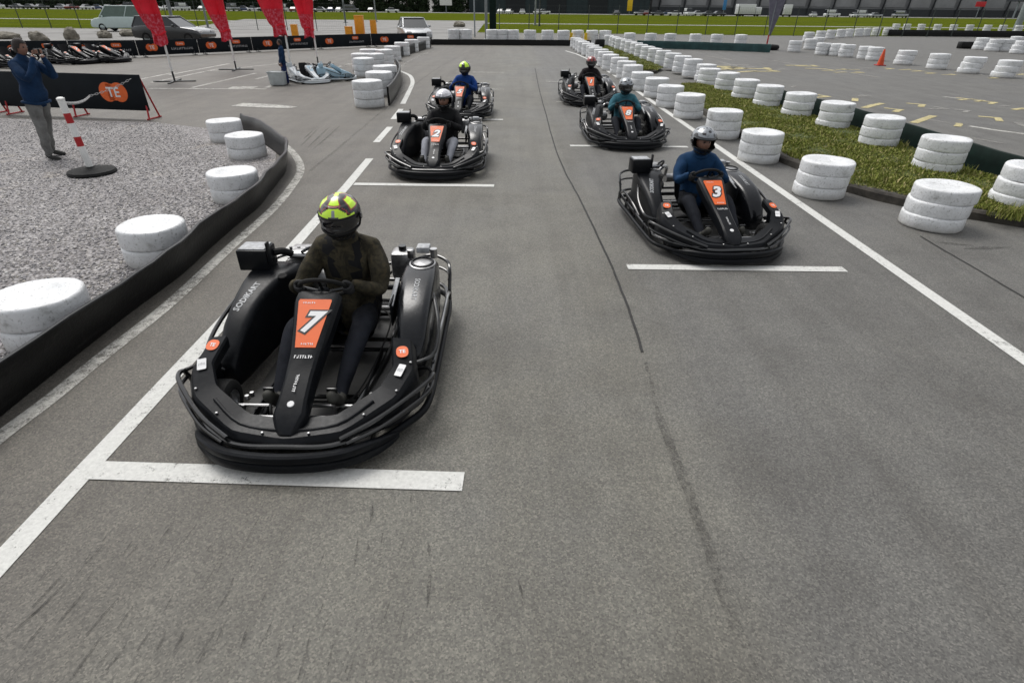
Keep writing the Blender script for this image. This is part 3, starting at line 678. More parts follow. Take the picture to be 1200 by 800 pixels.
def kart_meshes():
    K = {}
    # frame and floor
    b = MB()
    for s in (-1, 1):
        b.tube(catmull([(s*.22, -.84, .09), (s*.27, -.5, .08), (s*.34, 0, .08), (s*.33, .5, .08), (s*.30, .86, .10)]), .016, 'black_tube')
    for y_, w in ((-.84, .22), (-.45, .27), (.1, .34), (.62, .33), (.86, .30)): b.tube([(-w, y_, .085), (w, y_, .085)], .015, 'black_tube')
    for y_, z in ((-.60, .13), (-.72, .14)): b.tube([(-.40, y_, z), (.40, y_, z)], .011, 'steel')
    for s in (-1, 1): b.tube([(s*.40, -.72, .14), (s*.43, -.66, .2), (s*.40, -.60, .13)], .008, 'steel')
    b.tube(catmull([(-.16, -.62, .10), (-.27, -.40, .10), (-.31, .0, .11), (-.30, .4, .14), (-.28, .66, .22)], 5), .006, 'rubber', 6)
    b.tube(catmull([(.17, -.62, .10), (.26, -.40, .10), (.30, .1, .11), (.28, .5, .13), (.1, .66, .16)], 5), .006, 'rubber', 6)
    b.tube(catmull([(.10, .72, .16), (.2, .8, .3), (.31, .78, .42)], 5), .009, 'rubber', 6)
    b.lathe([(.05, -.006), (.09, -.006), (.09, .006), (.05, .006)], 'steel', 24, T3(.16, .62, .14, ry=PI/2), True); b.box((.16, .53, .17), (.05, .06, .07), 'engine_metal', bev=.008)
    K['chassis_frame'] = b
    b = MB(); b.box((0, -.30, .052), (.82, 1.12, .006), 'floor_metal', bev=.002); b.box((0, .62, .055), (1.1, .62, .006), 'floor_metal', bev=.002)  # tray widened and rear plate added to block light beneath the kart
    for s in (-1, 1):
        b.box((s*.30, -.38, .085), (.008, .95, .045), 'kart_plastic')
        for q in range(4): b.cyl((s*.36, -.50-.06*q, .12+.02*(q % 2)), (s*.36, -.50-.06*q, .15+.02*(q % 2)), .012, 'steel', 8)
    K['floor_tray'] = b
    # tube frame all round, with a moulded bumper across the front
    half = [(0, -1.0), (.26, -.985), (.47, -.85), (.60, -.70), (.695, -.53), (.71, -.2), (.71, .3), (.705, .72), (.64, .93), (.45, 1.02), (0, 1.03)]
    def loop(z0, z1, k): return catmull([(x*k, y_*k, z0+(z1-z0)*max(0, min(1, (y_+.6)/1.2))) for x, y_ in half]+[(-x*k, y_*k, z0+(z1-z0)*max(0, min(1, (y_+.6)/1.2))) for x, y_ in half[-2:0:-1]], 5, True)
    b = MB(); b.tube(loop(.085, .12, 1.0), .022, 'bumper_plastic', 10, True); b.tube(loop(.155, .20, .985), .016, 'black_tube', 8, True)
    for s in (-1, 1):
        for y_ in (-.2, .15, .5, .8): b.box((s*.70, y_, .145+.03*(y_ > 0)), (.014, .03, .10), 'bumper_plastic', bev=.003)
    K['perimeter_bumper'] = b
    b = MB(); fr0 = catmull([(-.56, -.80), (-.44, -.93), (-.25, -1.025), (0, -1.05), (.25, -1.025), (.44, -.93), (.56, -.80)], 6) if False else [Vector((v.x, v.y)) for v in catmull([(-.57, -.785, 0), (-.475, -.90, 0), (-.29, -1.012, 0), (0, -1.05, 0), (.29, -1.012, 0), (.475, -.90, 0), (.57, -.785, 0)], 6)]
    S = []
    for i, p in enumerate(fr0):
        t = fr0[min(i+1, len(fr0)-1)]-fr0[max(i-1, 0)]; t.normalize(); o = Vector((t.y, -t.x)); e_ = abs(i/(len(fr0)-1)-.5)*2; k_ = .84-.58*(max(0, e_-.5)/.5)**1.5
        S.append([Vector((*(p+o*(u*k_)), .030+.04*(1-k_)+v*k_)) for u, v in ((-.03, .01), (.012, 0), (.026, .012), (.030, .045), (.022, .062), (.010, .068), (.010, .076), (.022, .082), (.027, .10), (.020, .125), (.004, .134), (-.03, .128))])
    b.loft(S, 'bumper_plastic')
    for x in (-.33, .33): b.cyl((x, -.955, .098), (x, -1.0, .098), .012, 'steel', 8)
    K['front_bumper'] = b
    b = MB()   # tube hoops over the front corners, along the sides and round the tail
    for s in (-1, 1):
        b.tube(catmull([(s*.30, -.955, .185), (s*.46, -.85, .225), (s*.60, -.715, .26), (s*.725, -.565, .295), (s*.74, -.48, .285), (s*.72, -.46, .20), (s*.71, -.46, .13)], 5), .0135, 'black_tube')
        b.tube(catmull([(s*.33, -.955, .155), (s*.48, -.855, .175), (s*.62, -.715, .205), (s*.725, -.58, .23), (s*.735, -.47, .24)], 5), .0115, 'black_tube')
        b.tube(catmull([(s*.735, -.47, .285), (s*.70, -.40, .27), (s*.64, -.36, .24), (s*.58, -.34, .2)], 4), .012, 'black_tube')
        b.tube(catmull([(s*.60, .40, .47), (s*.665, .22, .44), (s*.715, .02, .37), (s*.725, -.16, .31), (s*.70, -.26, .27), (s*.60, -.30, .24)], 5), .014, 'black_tube')
        b.tube(catmull([(s*.69, .0, .19), (s*.715, .2, .27), (s*.72, .5, .30), (s*.715, .68, .25), (s*.69, .78, .19)], 5), .012, 'steel' if s > 0 else 'black_tube')
        b.tube(catmull([(s*.40, .98, .16), (s*.42, .98, .36), (s*.50, .97, .43), (s*.60, .95, .44), (s*.69, .88, .42), (s*.715, .78, .38), (s*.715, .72, .28), (s*.715, .70, .18)], 5), .0135, 'black_tube')
        b.tube(catmull([(s*.71, .74, .33), (s*.69, .88, .33), (s*.6, .96, .34), (s*.42, .98, .34)], 5), .011, 'black_tube')
    b.tube([(-.42, .98, .36), (.42, .98, .36)], .0135, 'black_tube')
    K['guard_rail'] = b
    # nose fairing, a horseshoe from wing to wing
    b = MB(); S = []
    for i in range(len(FP)):
        p, o, w, c = fp_frame(i); Z = Vector((0, 0, 1)); zb = .125+.03*max(0, c-.55)/.45
        S.append([p-o*w*.92-Z*.07, p-o*w-Z*.01, p-o*w*.85+Z*.004, p+o*w*.85-Z*.018, p+o*w-Z*.032, p+o*(w+.018)-Z*(.05+.04*c), Vector((*(p+o*(w+.022)).xy, zb)), Vector((*(p+o*(w-.01)).xy, zb-.01)), Vector((*(p+o*w*.7).xy, p.z-.08))])
    b.loft(S, 'kart_plastic')
    # raised lip in the middle under the cone
    b.tube(catmull([(-.44, -.735, .275), (-.26, -.858, .202), (0, -.895, .190), (.26, -.858, .202), (.44, -.735, .275)], 4), .010, 'kart_plastic', 6)
    for i in (5, 10, 15, 22, len(FP)-6, len(FP)-11, len(FP)-16, len(FP)-23):
        p, o, w, c = fp_frame(i); q = p+o*w*.70-Vector((0, 0, .012)); b.lathe([(.008, 0), (.008, .006), (.005, .008), (0, .008)], 'steel', 8, Matrix.Translation(q))
    K['nose_fairing'] = b
    def wing_decal(i, w, h, k, txt, seed, rad=.02):
        bb = MB()
        p, o, ww, c = fp_frame(i); q, _, _, _ = fp_frame(i+1); t = (q-p).normalized()
        if i > len(FP)//2: t = -t
        n = o.cross(t); n = n if n.z > 0 else -n; o2 = t.cross(n) if False else n.cross(t)
        m = Matrix((n.cross(-t).normalized() if False else (-t).cross(n).normalized(), -t, n)).transposed().to_4x4()
        m.translation = p-Vector((0, 0, .007))+n*.011
        quad(bb, m, w, h, k, rad)
        m2 = m.copy(); m2.translation += n*.0015
        (bb.text('TE', h*.42, 'white_decal', m2, .001) if k == 'orange_decal' else scribble(bb, m2, w*.75, h*.25, 5, 'grey_decal_glint', seed)); return bb
    K['wing_sticker'] = [wing_decal(2, .075, .075, 'orange_decal', 'TE', 3, .03), wing_decal(6, .05, .075, 'white_decal', '', 4, .006), wing_decal(len(FP)-4, .07, .08, 'orange_decal', 'TE', 5, .03), wing_decal(len(FP)-8, .045, .08, 'white_decal', '', 6, .006)]
    # number cone
    b = MB(); S = []
    for y_, zt, hw, dp in ((-.93, .188, .04, .02), (-.90, .220, .062, .05), (-.83, .260, .095, .08), (-.75, .298, .088, .10), (-.62, .355, .085, .11), (-.46, .425, .093, .12), (-.30, .515, .118, .12), (-.14, .61, .142, .12), (-.09, .625, .14, .11), (-.075, .60, .13, .08)):
        S.append([Vector((-hw*.72, y_, zt)), Vector((hw*.72, y_, zt)), Vector((hw*.9, y_, zt-.012)), Vector((hw, y_, zt-.04)), Vector((hw*.92, y_+.02, zt-dp)), Vector((hw*.5, y_+.03, zt-dp*1.25)), Vector((-hw*.5, y_+.03, zt-dp*1.25)), Vector((-hw*.92, y_+.02, zt-dp)), Vector((-hw, y_, zt-.04)), Vector((-hw*.9, y_, zt-.012))])
    b.loft(S, 'kart_plastic'); K['number_cone'] = b
    K['cone_lettering'] = []; b = MB()   # lettering and roundel low on the cone
    sl = math.atan2(.07, .16)
    m = T3(0, -.505, .4105, rx=sl); scribble(b, m, .11, .022, 7, 'white_decal', 9); K['cone_lettering'].append(b); b = MB()
    m = T3(0, -.67, .3425, rx=R(20.5), rz=0) @ Matrix.Rotation(PI/2, 4, 'Z'); scribble(b, m, .12, .018, 8, 'white_decal', 10); K['cone_lettering'].append(b); b = MB()
    m = T3(0, -.785, .2835, rx=R(25)); b.lathe([(0, .003), (.017, .003), (.020, 0)], 'white_decal', 14, m); K['cone_lettering'].append(b)
    # side pods, bottoms lowered to deepen the shade under the kart
    b = MB(); S = []
    for y_, xo, xi, zt, zb in ((-.345, -.60, -.515, .21, .07), (-.33, -.615, -.505, .245, .06), (-.25, -.635, -.495, .315, .05), (-.12, -.645, -.48, .405, .05), (.02, -.65, -.465, .465, .05), (.15, -.655, -.44, .505, .06), (.27, -.655, -.40, .535, .08), (.37, -.65, -.34, .555, .12), (.5, -.64, -.31, .555, .16), (.60, -.62, -.31, .53, .2), (.63, -.60, -.33, .49, .25)):
        S.append(rrect(xo, xi, zb, zt, .045, y_, 3))
    b.loft(S, 'kart_plastic'); b.lathe([(.0, .004), (.028, .004), (.032, 0)], 'rubber', 14, T3(-.385, .31, .546, rx=R(12)))
    K['side_pod_engine'] = b
    b = MB(); S = []
    for y_, xo, xi, zt, zb in ((-.22, .62, .50, .20, .07), (-.20, .635, .485, .26, .06), (-.13, .65, .465, .345, .05), (-.02, .655, .45, .425, .05), (.10, .66, .435, .475, .05), (.25, .66, .425, .51, .06), (.38, .66, .415, .53, .15), (.52, .655, .41, .535, .16), (.66, .65, .41, .53, .18), (.71, .63, .43, .49, .2)):
        S.append(rrect(xi, xo, zb, zt, .05, y_, 3))
    b.loft(S, 'kart_gloss')
    # inner kick panel with a reflection painted along its edge in pale grey
    b.box((.405, .2, .40), (.012, .34, .17), 'kart_plastic', bev=.004); b.box((.403, .2, .487), (.03, .30, .012), 'grey_decal_glint', rot=Matrix.Rotation(.22, 3, 'X'), bev=.003)
    K['side_pod_filler'] = b
    b = MB(); b.lathe([(.05, -.03), (.075, -.03), (.088, .012), (.082, .022), (.070, .024), (.064, -.03), (0, -.032)], 'bumper_plastic', 22, T3(.545, .57, .532, rx=R(4)))
    b.lathe([(.088, .014), (.096, .009), (.092, .0)], 'engine_metal', 22, T3(.545, .57, .532, rx=R(4))); K['fuel_filler'] = b
    b = MB(); tl = math.atan2(.05, .13)
    m = T3(-.555, .105, .513, rx=math.atan(.29)) @ Matrix.Rotation(R(76), 4, 'Z'); b.text('SODIKART', .058, 'grey_decal_glint', m, .0015)
    b.v = [(x, y_, np.interp(y_, [-.25, -.12, .02, .15, .27, .37, .5], [.315, .405, .465, .505, .535, .555, .555])+.0025) for x, y_, z in b.v]; K['pod_lettering'] = [b]
    b = MB(); m = T3(.545, .215, .519, rx=math.atan(.23)) @ Matrix.Rotation(R(-90), 4, 'Z'); b.text('SODIKART', .05, 'grey_decal_glint', m, .001); b.v = [(x, y_, np.interp(y_, [-.13, -.02, .10, .25, .38, .52], [.345, .425, .475, .51, .53, .535])+.0025) for x, y_, z in b.v]; K['pod_lettering'].append(b)
    # seat
    b = MB(); S = []
    for y_, z, w, d, th in ((.02, .17, .17, .03, 0), (.12, .12, .19, .08, 0), (.28, .10, .20, .13, 0), (.44, .15, .205, .16, 0), (.55, .30, .205, .15, 0), (.615, .48, .20, .11, 0), (.655, .64, .165, .05, 0), (.66, .67, .12, .02, 0)):
        q = []
        for i in range(9):
            a = -1+2*i/8; q.append(Vector((.05+a*w, y_-abs(a)**3*d*(.9 if z > .2 else .0), z+abs(a)**3*d*(1. if z < .3 else .1))))
        q2 = [v+Vector((0, .012, -.012)) for v in reversed(q)]
        S.append(q+q2)
    b.loft(S, 'seat_plastic'); K['seat'] = b
    # steering
    mt = T3(0, .02, .60, rx=R(-45)); b = MB(); ring = [mt @ Vector((.15*math.cos(2*PI*i/32), .135*math.sin(2*PI*i/32), 0)) for i in range(32)]
    b.tube(ring, .0145, 'rubber', 8, True); K['steering_wheel'] = b
    b = MB()
    for a in (0, 180, 270): b.tube([mt @ Vector((0, 0, -.03)), mt @ Vector((.145*math.cos(R(a)), .13*math.sin(R(a)), 0))], .01, 'black_tube', 6)
    b.lathe([(.035, -.045), (.04, -.02), (.036, -.008), (0, -.008)], 'kart_plastic', 16, mt); quad(b, mt @ T3(0, .03, -.004), .05, .03, 'white_decal', .004)
    b.tube([mt @ Vector((0, 0, -.04)), Vector((0, -.55, .16))], .011, 'steel', 8); K['steering_hub'] = b
    # pedals
    K['pedal'] = []
    for s in (-1, 1):
        b = MB(); b.tube([(s*.19, -.66, .10), (s*.18, -.64, .24)], .009, 'steel', 6); b.box((s*.18, -.635, .25), (.06, .012, .07), 'black_tube', bev=.004); K['pedal'].append(b)
    # engine side
    b = MB()
    b.box((-.40, .80, .28), (.24, .22, .2), 'engine_metal', bev=.02); 
    for q in range(6): b.box((-.40, .80, .40+.022*q), (.2, .18, .010), 'engine_metal', bev=.003)
    b.box((-.40, .80, .545), (.16, .13, .045), 'engine_metal', bev=.012); b.cyl((-.29, .80, .30), (-.20, .80, .30), .09, 'engine_metal', 18); b.cyl((-.19, .8, .3), (-.17, .8, .3), .05, 'black_tube', 14)
    for q in range(3): b.cyl((-.46+.06*q, .72, .56), (-.46+.06*q, .72, .60), .012, 'steel', 8)
    K['engine'] = b
    b = MB(); b.tube(catmull([(-.30, .70, .47), (-.26, .70, .52), (-.20, .74, .54), (-.14, .82, .50), (-.12, .9, .40)], 5), .02, 'steel', 8); b.cyl((-.12, .88, .36), (.16, .92, .36), .05, 'engine_metal', 16)
    b.box((-.36, .66, .575), (.14, .08, .05), 'engine_metal', bev=.012); b.cyl((-.43, .62, .57), (-.31, .62, .57), .026, 'steel', 12); b.tube(catmull([(-.34, .6, .6), (-.28, .62, .63), (-.24, .68, .6), (-.26, .74, .52)], 4), .012, 'black_tube', 6); K['exhaust'] = b
    b = MB(); b.box((-.60, .46, .625), (.21, .17, .15), 'kart_plastic', bev=.012); b.box((-.60, .46, .703), (.18, .14, .008), 'grey_decal_glint', bev=.002)  # grey lid: a label, with reflected sky put into its colour
    b.box((-.58, .50, .545), (.06, .06, .03), 'black_tube'); b.tube(catmull([(-.50, .50, .64), (-.45, .55, .63), (-.42, .62, .58)], 4), .026, 'rubber', 8); b.box((-.485, .40, .68), (.012, .05, .15), 'kart_plastic', bev=.003); K['air_box'] = b
    b = MB(); b.box((.36, .80, .44), (.17, .17, .22), 'engine_metal', bev=.03); b.cyl((.36, .80, .55), (.36, .80, .585), .03, 'black_tube', 14); b.box((.52, .81, .56), (.10, .1, .05), 'grey_decal_glint', bev=.012); b.cyl((.60, .78, .50), (.60, .78, .57), .028, 'steel', 14); b.box((.44, .70, .56), (.05, .04, .07), 'steel', bev=.01); K['fuel_tank'] = b
    b = MB(); b.tube([(-.52, .62, .14), (.52, .62, .14)], .02, 'steel', 10); K['rear_axle'] = b
    # wheels
    def tyre(r, w):
        b = MB(); m = Matrix.Rotation(PI/2, 4, 'Y'); h = w/2
        b.lathe([(r*.55, -h), (r*.8, -h), (r*.96, -h*.8), (r, -h*.5), (r, h*.5), (r*.96, h*.8), (r*.8, h), (r*.55, h), (r*.5, h*.7), (r*.5, -h*.7)], 'rubber', 24, m, True)
        c = MB(); c.lathe([(0, h*.5), (r*.2, h*.55), (r*.22, h*.3), (r*.48, h*.25), (r*.54, h*.9), (r*.5, h*.95), (r*.5, -h*.95), (r*.54, -h*.9), (r*.4, -h*.3), (0, -h*.3)], 'engine_metal', 20, m)
        return b, c
    K['wf'] = tyre(.13, .125); K['wr'] = tyre(.14, .2)
    return K
KM = kart_meshes()
def number_panel(d):
    b = MB(); sl = math.atan2(.61-.425, .32); n = Vector((0, -math.sin(sl), math.cos(sl)))
    def P(x, y_): return Vector((x, y_, .425+(y_+.46)*math.tan(sl)))+n*.004
    a, c = -.445, -.155
    V = [P(-.062, a), P(.058, a), P(.100, c-.01), P(.095, c), P(-.095, c), P(-.102, c-.012)]
    b.add(V, [tuple(range(6))], 'orange_decal')
    mid = P(0.0, -.30)+n*.0015; m = T3(*mid, rx=sl)
    big = bpy.data.curves
    b.text(d, .19, 'black_decal', m @ T3(-.012, 0, 0), .020, 1, .32); b.text(d, .19, 'white_decal', m @ T3(-.012, 0, .0015), .008, 1, .32)
    scribble(b, T3(*(P(-.035, -.178)+n*.002), rx=sl), .08, .012, 6, 'white_decal', 21); scribble(b, T3(*(P(.005, -.425)+n*.002), rx=sl), .075, .014, 6, 'white_decal', 22)
    return b
def make_kart(label, d, loc, rz):
    e = empty('go_kart', loc, rz); tag(e, label, 'go-kart', 'black rental karts lined up on the starting grid')
    names = {'side_pod_engine': 'side_pod', 'side_pod_filler': 'side_pod'}
    for k in ('chassis_frame', 'floor_tray', 'perimeter_bumper', 'front_bumper', 'guard_rail', 'seat', 'engine', 'exhaust', 'air_box', 'fuel_tank', 'rear_axle'): KM[k].build(k, e)
    nf = KM['nose_fairing'].build('nose_fairing', e, sharp=28)
    for bb in KM['wing_sticker']: bb.build('wing_sticker', nf, flat=True)
    nc = KM['number_cone'].build('number_cone', e, sharp=30); [q.build('cone_lettering', nc, flat=True) for q in KM['cone_lettering']]
    number_panel(d).build('number_panel', nc, flat=True)
    for i, k in enumerate(('side_pod_engine', 'side_pod_filler')):
        sp = KM[k].build('side_pod', e, sharp=40); KM['pod_lettering'][i].build('pod_lettering', sp, flat=True)
        if i: KM['fuel_filler'].build('fuel_filler', sp)
    sw = KM['steering_wheel'].build('steering_wheel', e); KM['steering_hub'].build('steering_hub', sw)
    for p in KM['pedal']: p.build('pedal', e)
    for k, x, y_, z in (('wf', .50, -.56, .13), ('wf', -.50, -.56, .13), ('wr', .53, .62, .14), ('wr', -.53, .62, .14)):
        w = KM[k][0].build('wheel', e, (x, y_, z)); r_ = KM[k][1].build('rim', w)
        if x < 0: r_.rotation_euler.z = PI
    return e
# front of each kart from the photograph; its middle lies 1.06 m behind
def spot(px, py, rz): p = G(px, py, .06); return (p.x-1.05*math.sin(rz), p.y+1.05*math.cos(rz), 0)
KS = [('seven', 'black go-kart with orange number 7 plate, nearest the camera on the left', '7', (-1.205, 3.195, 0), 0.),
      ('three', 'black go-kart with orange number 3 plate, nearest the camera in the right lane', '3', None, R(0)),
      ('grey', 'black go-kart in the left lane, ridden by the driver in a white helmet', '2', None, R(0)),
      ('far', 'black go-kart farthest back in the left lane, its driver in royal blue', '5', None, R(0)),
      ('teal', 'black go-kart in the right lane, ridden by the driver in a teal jacket', '8', None, R(0)),
      ('maroon', 'black go-kart farthest back in right lane, its driver in dark red helmet', '1', None, R(0))]
FRONT = {'three': (866, 307, R(6)), 'grey': (506, 209, R(0)), 'far': (536, 140, R(0)), 'teal': (743, 174, R(2)), 'maroon': (696, 123.5, R(2))}
KART = {}
for key, lab, d, loc, rz in KS:
    if loc is None:
        px, py, rz = FRONT[key]; loc = spot(px, py, rz)
    KART[key] = make_kart(lab, d, loc, rz)
# ------------------------------------------------------------------ people
def skin(joints, edges, root, lv=2):
    names = list(joints); me = bpy.data.meshes.new('body')
    me.from_pydata([joints[n][0] for n in names], [(names.index(a), names.index(b)) for a, b in edges], [])
    o = bpy.data.objects.new('body', me); COL.objects.link(o)
    md = o.modifiers.new('s', 'SKIN'); md.use_smooth_shade = True
    if not me.skin_vertices: raise RuntimeError('no skin layer')
    for i, n in enumerate(names):
        r = joints[n][1]; sv = me.skin_vertices[0].data[i]
        sv.radius = (r, r) if not isinstance(r, tuple) else r; sv.use_root = (n == root)
    ss = o.modifiers.new('d', 'SUBSURF'); ss.levels = lv; ss.render_levels = lv
    bpy.context.view_layer.update()
    dg = bpy.context.evaluated_depsgraph_get(); m2 = bpy.data.meshes.new_from_object(o.evaluated_get(dg))
    V = [v.co.copy() for v in m2.vertices]; F = [tuple(p.vertices) for p in m2.polygons]
    bpy.data.objects.remove(o); bpy.data.meshes.remove(me); bpy.data.meshes.remove(m2)
    return V, F
def seg_d(p, a, b):
    ab = b-a; t = max(0, min(1, (p-a).dot(ab)/max(1e-9, ab.length_squared))); return (p-(a+ab*t)).length
def body(joints, edges, root, kind):
    """kind: edge -> material; one continuous skinned surface coloured by the nearest limb"""
    V, F = skin(joints, edges, root); b = MB(); J = {k: Vector(v[0]) for k, v in joints.items()}
    rad = {k: (v[1] if not isinstance(v[1], tuple) else max(v[1])) for k, v in joints.items()}
    mats = []
    for f in F:
        c = sum((V[i] for i in f), Vector())/len(f)
        e = min(edges, key=lambda q: seg_d(c, J[q[0]], J[q[1]])-.5*(rad[q[0]]+rad[q[1]]))
        mats.append(kind(e, c))
    b.v = [tuple(v) for v in V]; b.f = F; b.m = [b.mi(m) for m in mats]; return b
def fingers(b, c, rad, tan, nor, k, r=.0095, flip=1):
    """four fingers and a thumb closed round a rim that runs along tan at c"""
    for i, (o, l) in enumerate(((-.033, .9), (-.011, 1.05), (.011, 1.), (.032, .8))):
        p = c+tan*o
        P = [p+rad*.034*l+nor*.012, p+rad*.026*l-nor*.016, p+rad*.0-nor*.029*l, p-rad*.022*l-nor*.018, p-rad*.026*l-nor*.0]
        b.tube(catmull(P, 3), [r]*9+[r*.92, r*.86, r*.8, r*.5][:4], k, 7)
    P = [c+rad*.026+tan*.034*flip+nor*.014, c+rad*.008+tan*.05*flip+nor*.02, c-rad*.012+tan*.046*flip+nor*.022, c-rad*.026+tan*.03*flip+nor*.018]
    b.tube(catmull(P, 3), [r*1.1]*7+[r, r*.9, r*.6], k, 7)
def head_shape(b, c, k, yaw=0., s=1.):
    """a face: brow, eye sockets, nose, mouth and chin"""
    V = []; F = []; na, ne = 28, 20
    rot = Matrix.Rotation(yaw, 3, 'Z')
    for j in range(ne+1):
        el = -PI/2+PI*j/ne
        for i in range(na):
            az = 2*PI*i/na; d = Vector((math.cos(el)*math.sin(az), -math.cos(el)*math.cos(az), math.sin(el)))
            p = Vector((d.x*.074, d.y*.095, d.z*.115))
            fr = max(0, -d.y)
            if d.z < 0: p.x *= 1-.28*d.z*d.z; p.y += -.012*fr*(-d.z)
            nose = math.exp(-((az if az < PI else az-2*PI)/.16)**2-((d.z+.12)/.16)**2); p.y -= .022*nose*fr
            for sx in (-.42, .42):
                aa = (az if az < PI else az-2*PI)
                p.y += .010*math.exp(-((aa-sx)/.2)**2-((d.z-.08)/.1)**2)*fr
                p.x += sx*.02*math.exp(-((aa-sx*3.6)/.2)**2-((d.z-0)/.2)**2)   # ears
            p.y -= .005*math.exp(-((az if az < PI else az-2*PI)/.3)**2-((d.z+.5)/.07)**2)
            V.append(c+rot @ (p*s))
    for j in range(ne):
        for i in range(na): F.append((j*na+i, j*na+(i+1) % na, (j+1)*na+(i+1) % na, (j+1)*na+i))
    b.add(V, F, k)
    for sx in (-1, 1):
        e = c+rot @ (Vector((sx*.030, -.083, .010))*s); b.lathe([(0, .010*s), (.009*s, .006*s), (.012*s, 0)], 'visor', 8, Matrix.Translation(e) @ rot.to_4x4() @ Matrix.Rotation(PI/2, 4, 'X'))
def helmet(parent, c, shell, paint=None, opened=False, yaw=0., pitch=0.):
    """full-face helmet: shell, chin bar, eye port with visor; the graphics sit in the faces of the shell"""
    na, ne = 72, 44; V = []; idx = {}
    def surf(az, el):
        d = Vector((math.cos(el)*math.sin(az), -math.cos(el)*math.cos(az), math.sin(el)))
        p = Vector((d.x*.126, d.y*.150, d.z*.136)); fr = max(0, -d.y)
        if d.z < -.1: p.y -= .030*fr*min(1, (-d.z-.1)/.35); p.x *= 1-.05*(-d.z)
        if d.z > .75: p.z -= .004
        return p
    E0 = -58
    for j in range(ne+1):
        el = R(E0+(90-E0)*j/ne)
        for i in range(na): V.append(surf(2*PI*i/na, el))
    shellb = MB(); Fs = {}; vis = []; M_ = MB()
    def inport(az, el): return abs(az) < 82 and -20 < el < (17-2.5*(abs(az)/82)**2)
    for j in range(ne):
        el = E0+(90-E0)*(j+.5)/ne
        for i in range(na):
            az = 360*(i+.5)/na; az = az if az < 180 else az-360
            f = (j*na+i, j*na+(i+1) % na, (j+1)*na+(i+1) % na, (j+1)*na+i)
            if inport(az, el): vis.append(f); continue
            Fs.setdefault(paint(az, el) if paint else (shell if el > -20 else 'helmet_black'), []).append(f)
    for k, fl in Fs.items(): shellb.add(V, fl, k)
    # inner lining so the port has depth
    iv = [v*.93 for v in V]; sh2 = [f[::-1] for j in range(ne) for i in range(na) for f in [(j*na+i, j*na+(i+1) % na, (j+1)*na+(i+1) % na, (j+1)*na+i)] if f not in set(vis)] if opened else []
    if opened: shellb.add(iv, sh2, 'rubber')
    rim = [surf(R(a), R(e))*1.008 for a, e in [(-83, -20+0*x) for x in (0,)]+[(a, -21) for a in range(-75, 80, 15)]+[(83, -20), (84, 0), (82, 14)]+[(a, 17.5-2.5*(abs(a)/82)**2) for a in range(75, -80, -15)]+[(-82, 14), (-84, 0)]]
    shellb.tube(catmull(rim, 2, True), .005, 'rubber', 6, True)
    low = [surf(2*PI*i/36, R(E0))*1.0 for i in range(36)]; shellb.tube(low, .009, 'rubber', 6, True)
    for a in (-14, 14): p = surf(R(a), R(-40)); shellb.box(p*1.0, (.02, .012, .014), 'rubber', bev=.002)     # chin vents
    for sx in (-1, 1): p = surf(R(88*sx), R(0)); shellb.lathe([(0, .006), (.016, .006), (.02, 0)], 'helmet_black', 14, Matrix.Translation(p) @ Matrix.Rotation(sx*PI/2, 4, 'Y'))
    bm = bmesh.new()
    h = shellb.build('helmet', parent, c); h.scale = (1.06,)*3; h.rotation_euler = (pitch, 0, yaw)
    # merge doubled vertices so that the shell shades as one surface
    bm.from_mesh(h.data); bmesh.ops.remove_doubles(bm, verts=bm.verts, dist=.00005); bm.to_mesh(h.data); bm.free()
    if not opened:
        v = MB(); v.add([p*.985 for p in V], vis, 'visor'); v.build('visor', h)
    else:
        v = MB(); v.add([surf(R(-90+180*i/20), R(e))*1.03 for e in (19, 27) for i in range(21)], [(i, i+1, i+22, i+21) for i in range(20)], 'visor'); v.build('visor', h)
    return h
def paint7(az, el):
    a = abs(az); rr = math.hypot(az/44, (el-21)/26)
    if el < 17: return 'helmet_black'
    if 17 <= el < 22: return 'helmet_neon' if 16 < a < 66 else 'helmet_black'
    if el < 50:
        if rr < .90 and el > 22 and not (a < 7 and el < 40): return 'helmet_neon'
        if a < 7 and el < 40: return 'helmet_silver'
        if rr < 1.0: return 'helmet_black'
        if rr < 1.1: return 'helmet_red'
        if 62 < a < 96 and el > 32: return 'helmet_neon'
        if 56 < a < 104 and el > 28: return 'helmet_red'
        return 'helmet_black'
    if a < 30 or el > 82: return 'helmet_neon' if (a < 24 and el > 54) or el > 84 else 'helmet_red' if a < 28 else 'helmet_black'
    if 55 < a < 110 and el < 68: return 'helmet_neon' if 60 < a < 104 and el < 64 else 'helmet_red'
    if a > 130: return 'helmet_neon' if a > 150 else 'helmet_red'
    return 'helmet_black'
def paint_far_neon(az, el):
    a = abs(az)
    if el < 17: return 'helmet_black'
    return 'helmet_neon' if (20 < a < 70 or a > 130 or (el > 60 and a < 40)) else 'helmet_black'
def paint_maroon(az, el): return 'helmet_black' if (abs(abs(az)-22) < 8 and el > 15) or el < -22 else 'helmet_red'
def paint_grey(az, el):
    if el < -22: return 'helmet_black'
    if math.sin(az*.11+el*.13)+math.sin(az*.07-el*.2) > .75: return 'helmet_black'
    return 'helmet_silver'
def paint_white(az, el):
    if el < -24: return 'helmet_black'
    return 'helmet_black' if 9 < abs(az) < 14 and 25 < el < 48 else 'helmet_white'

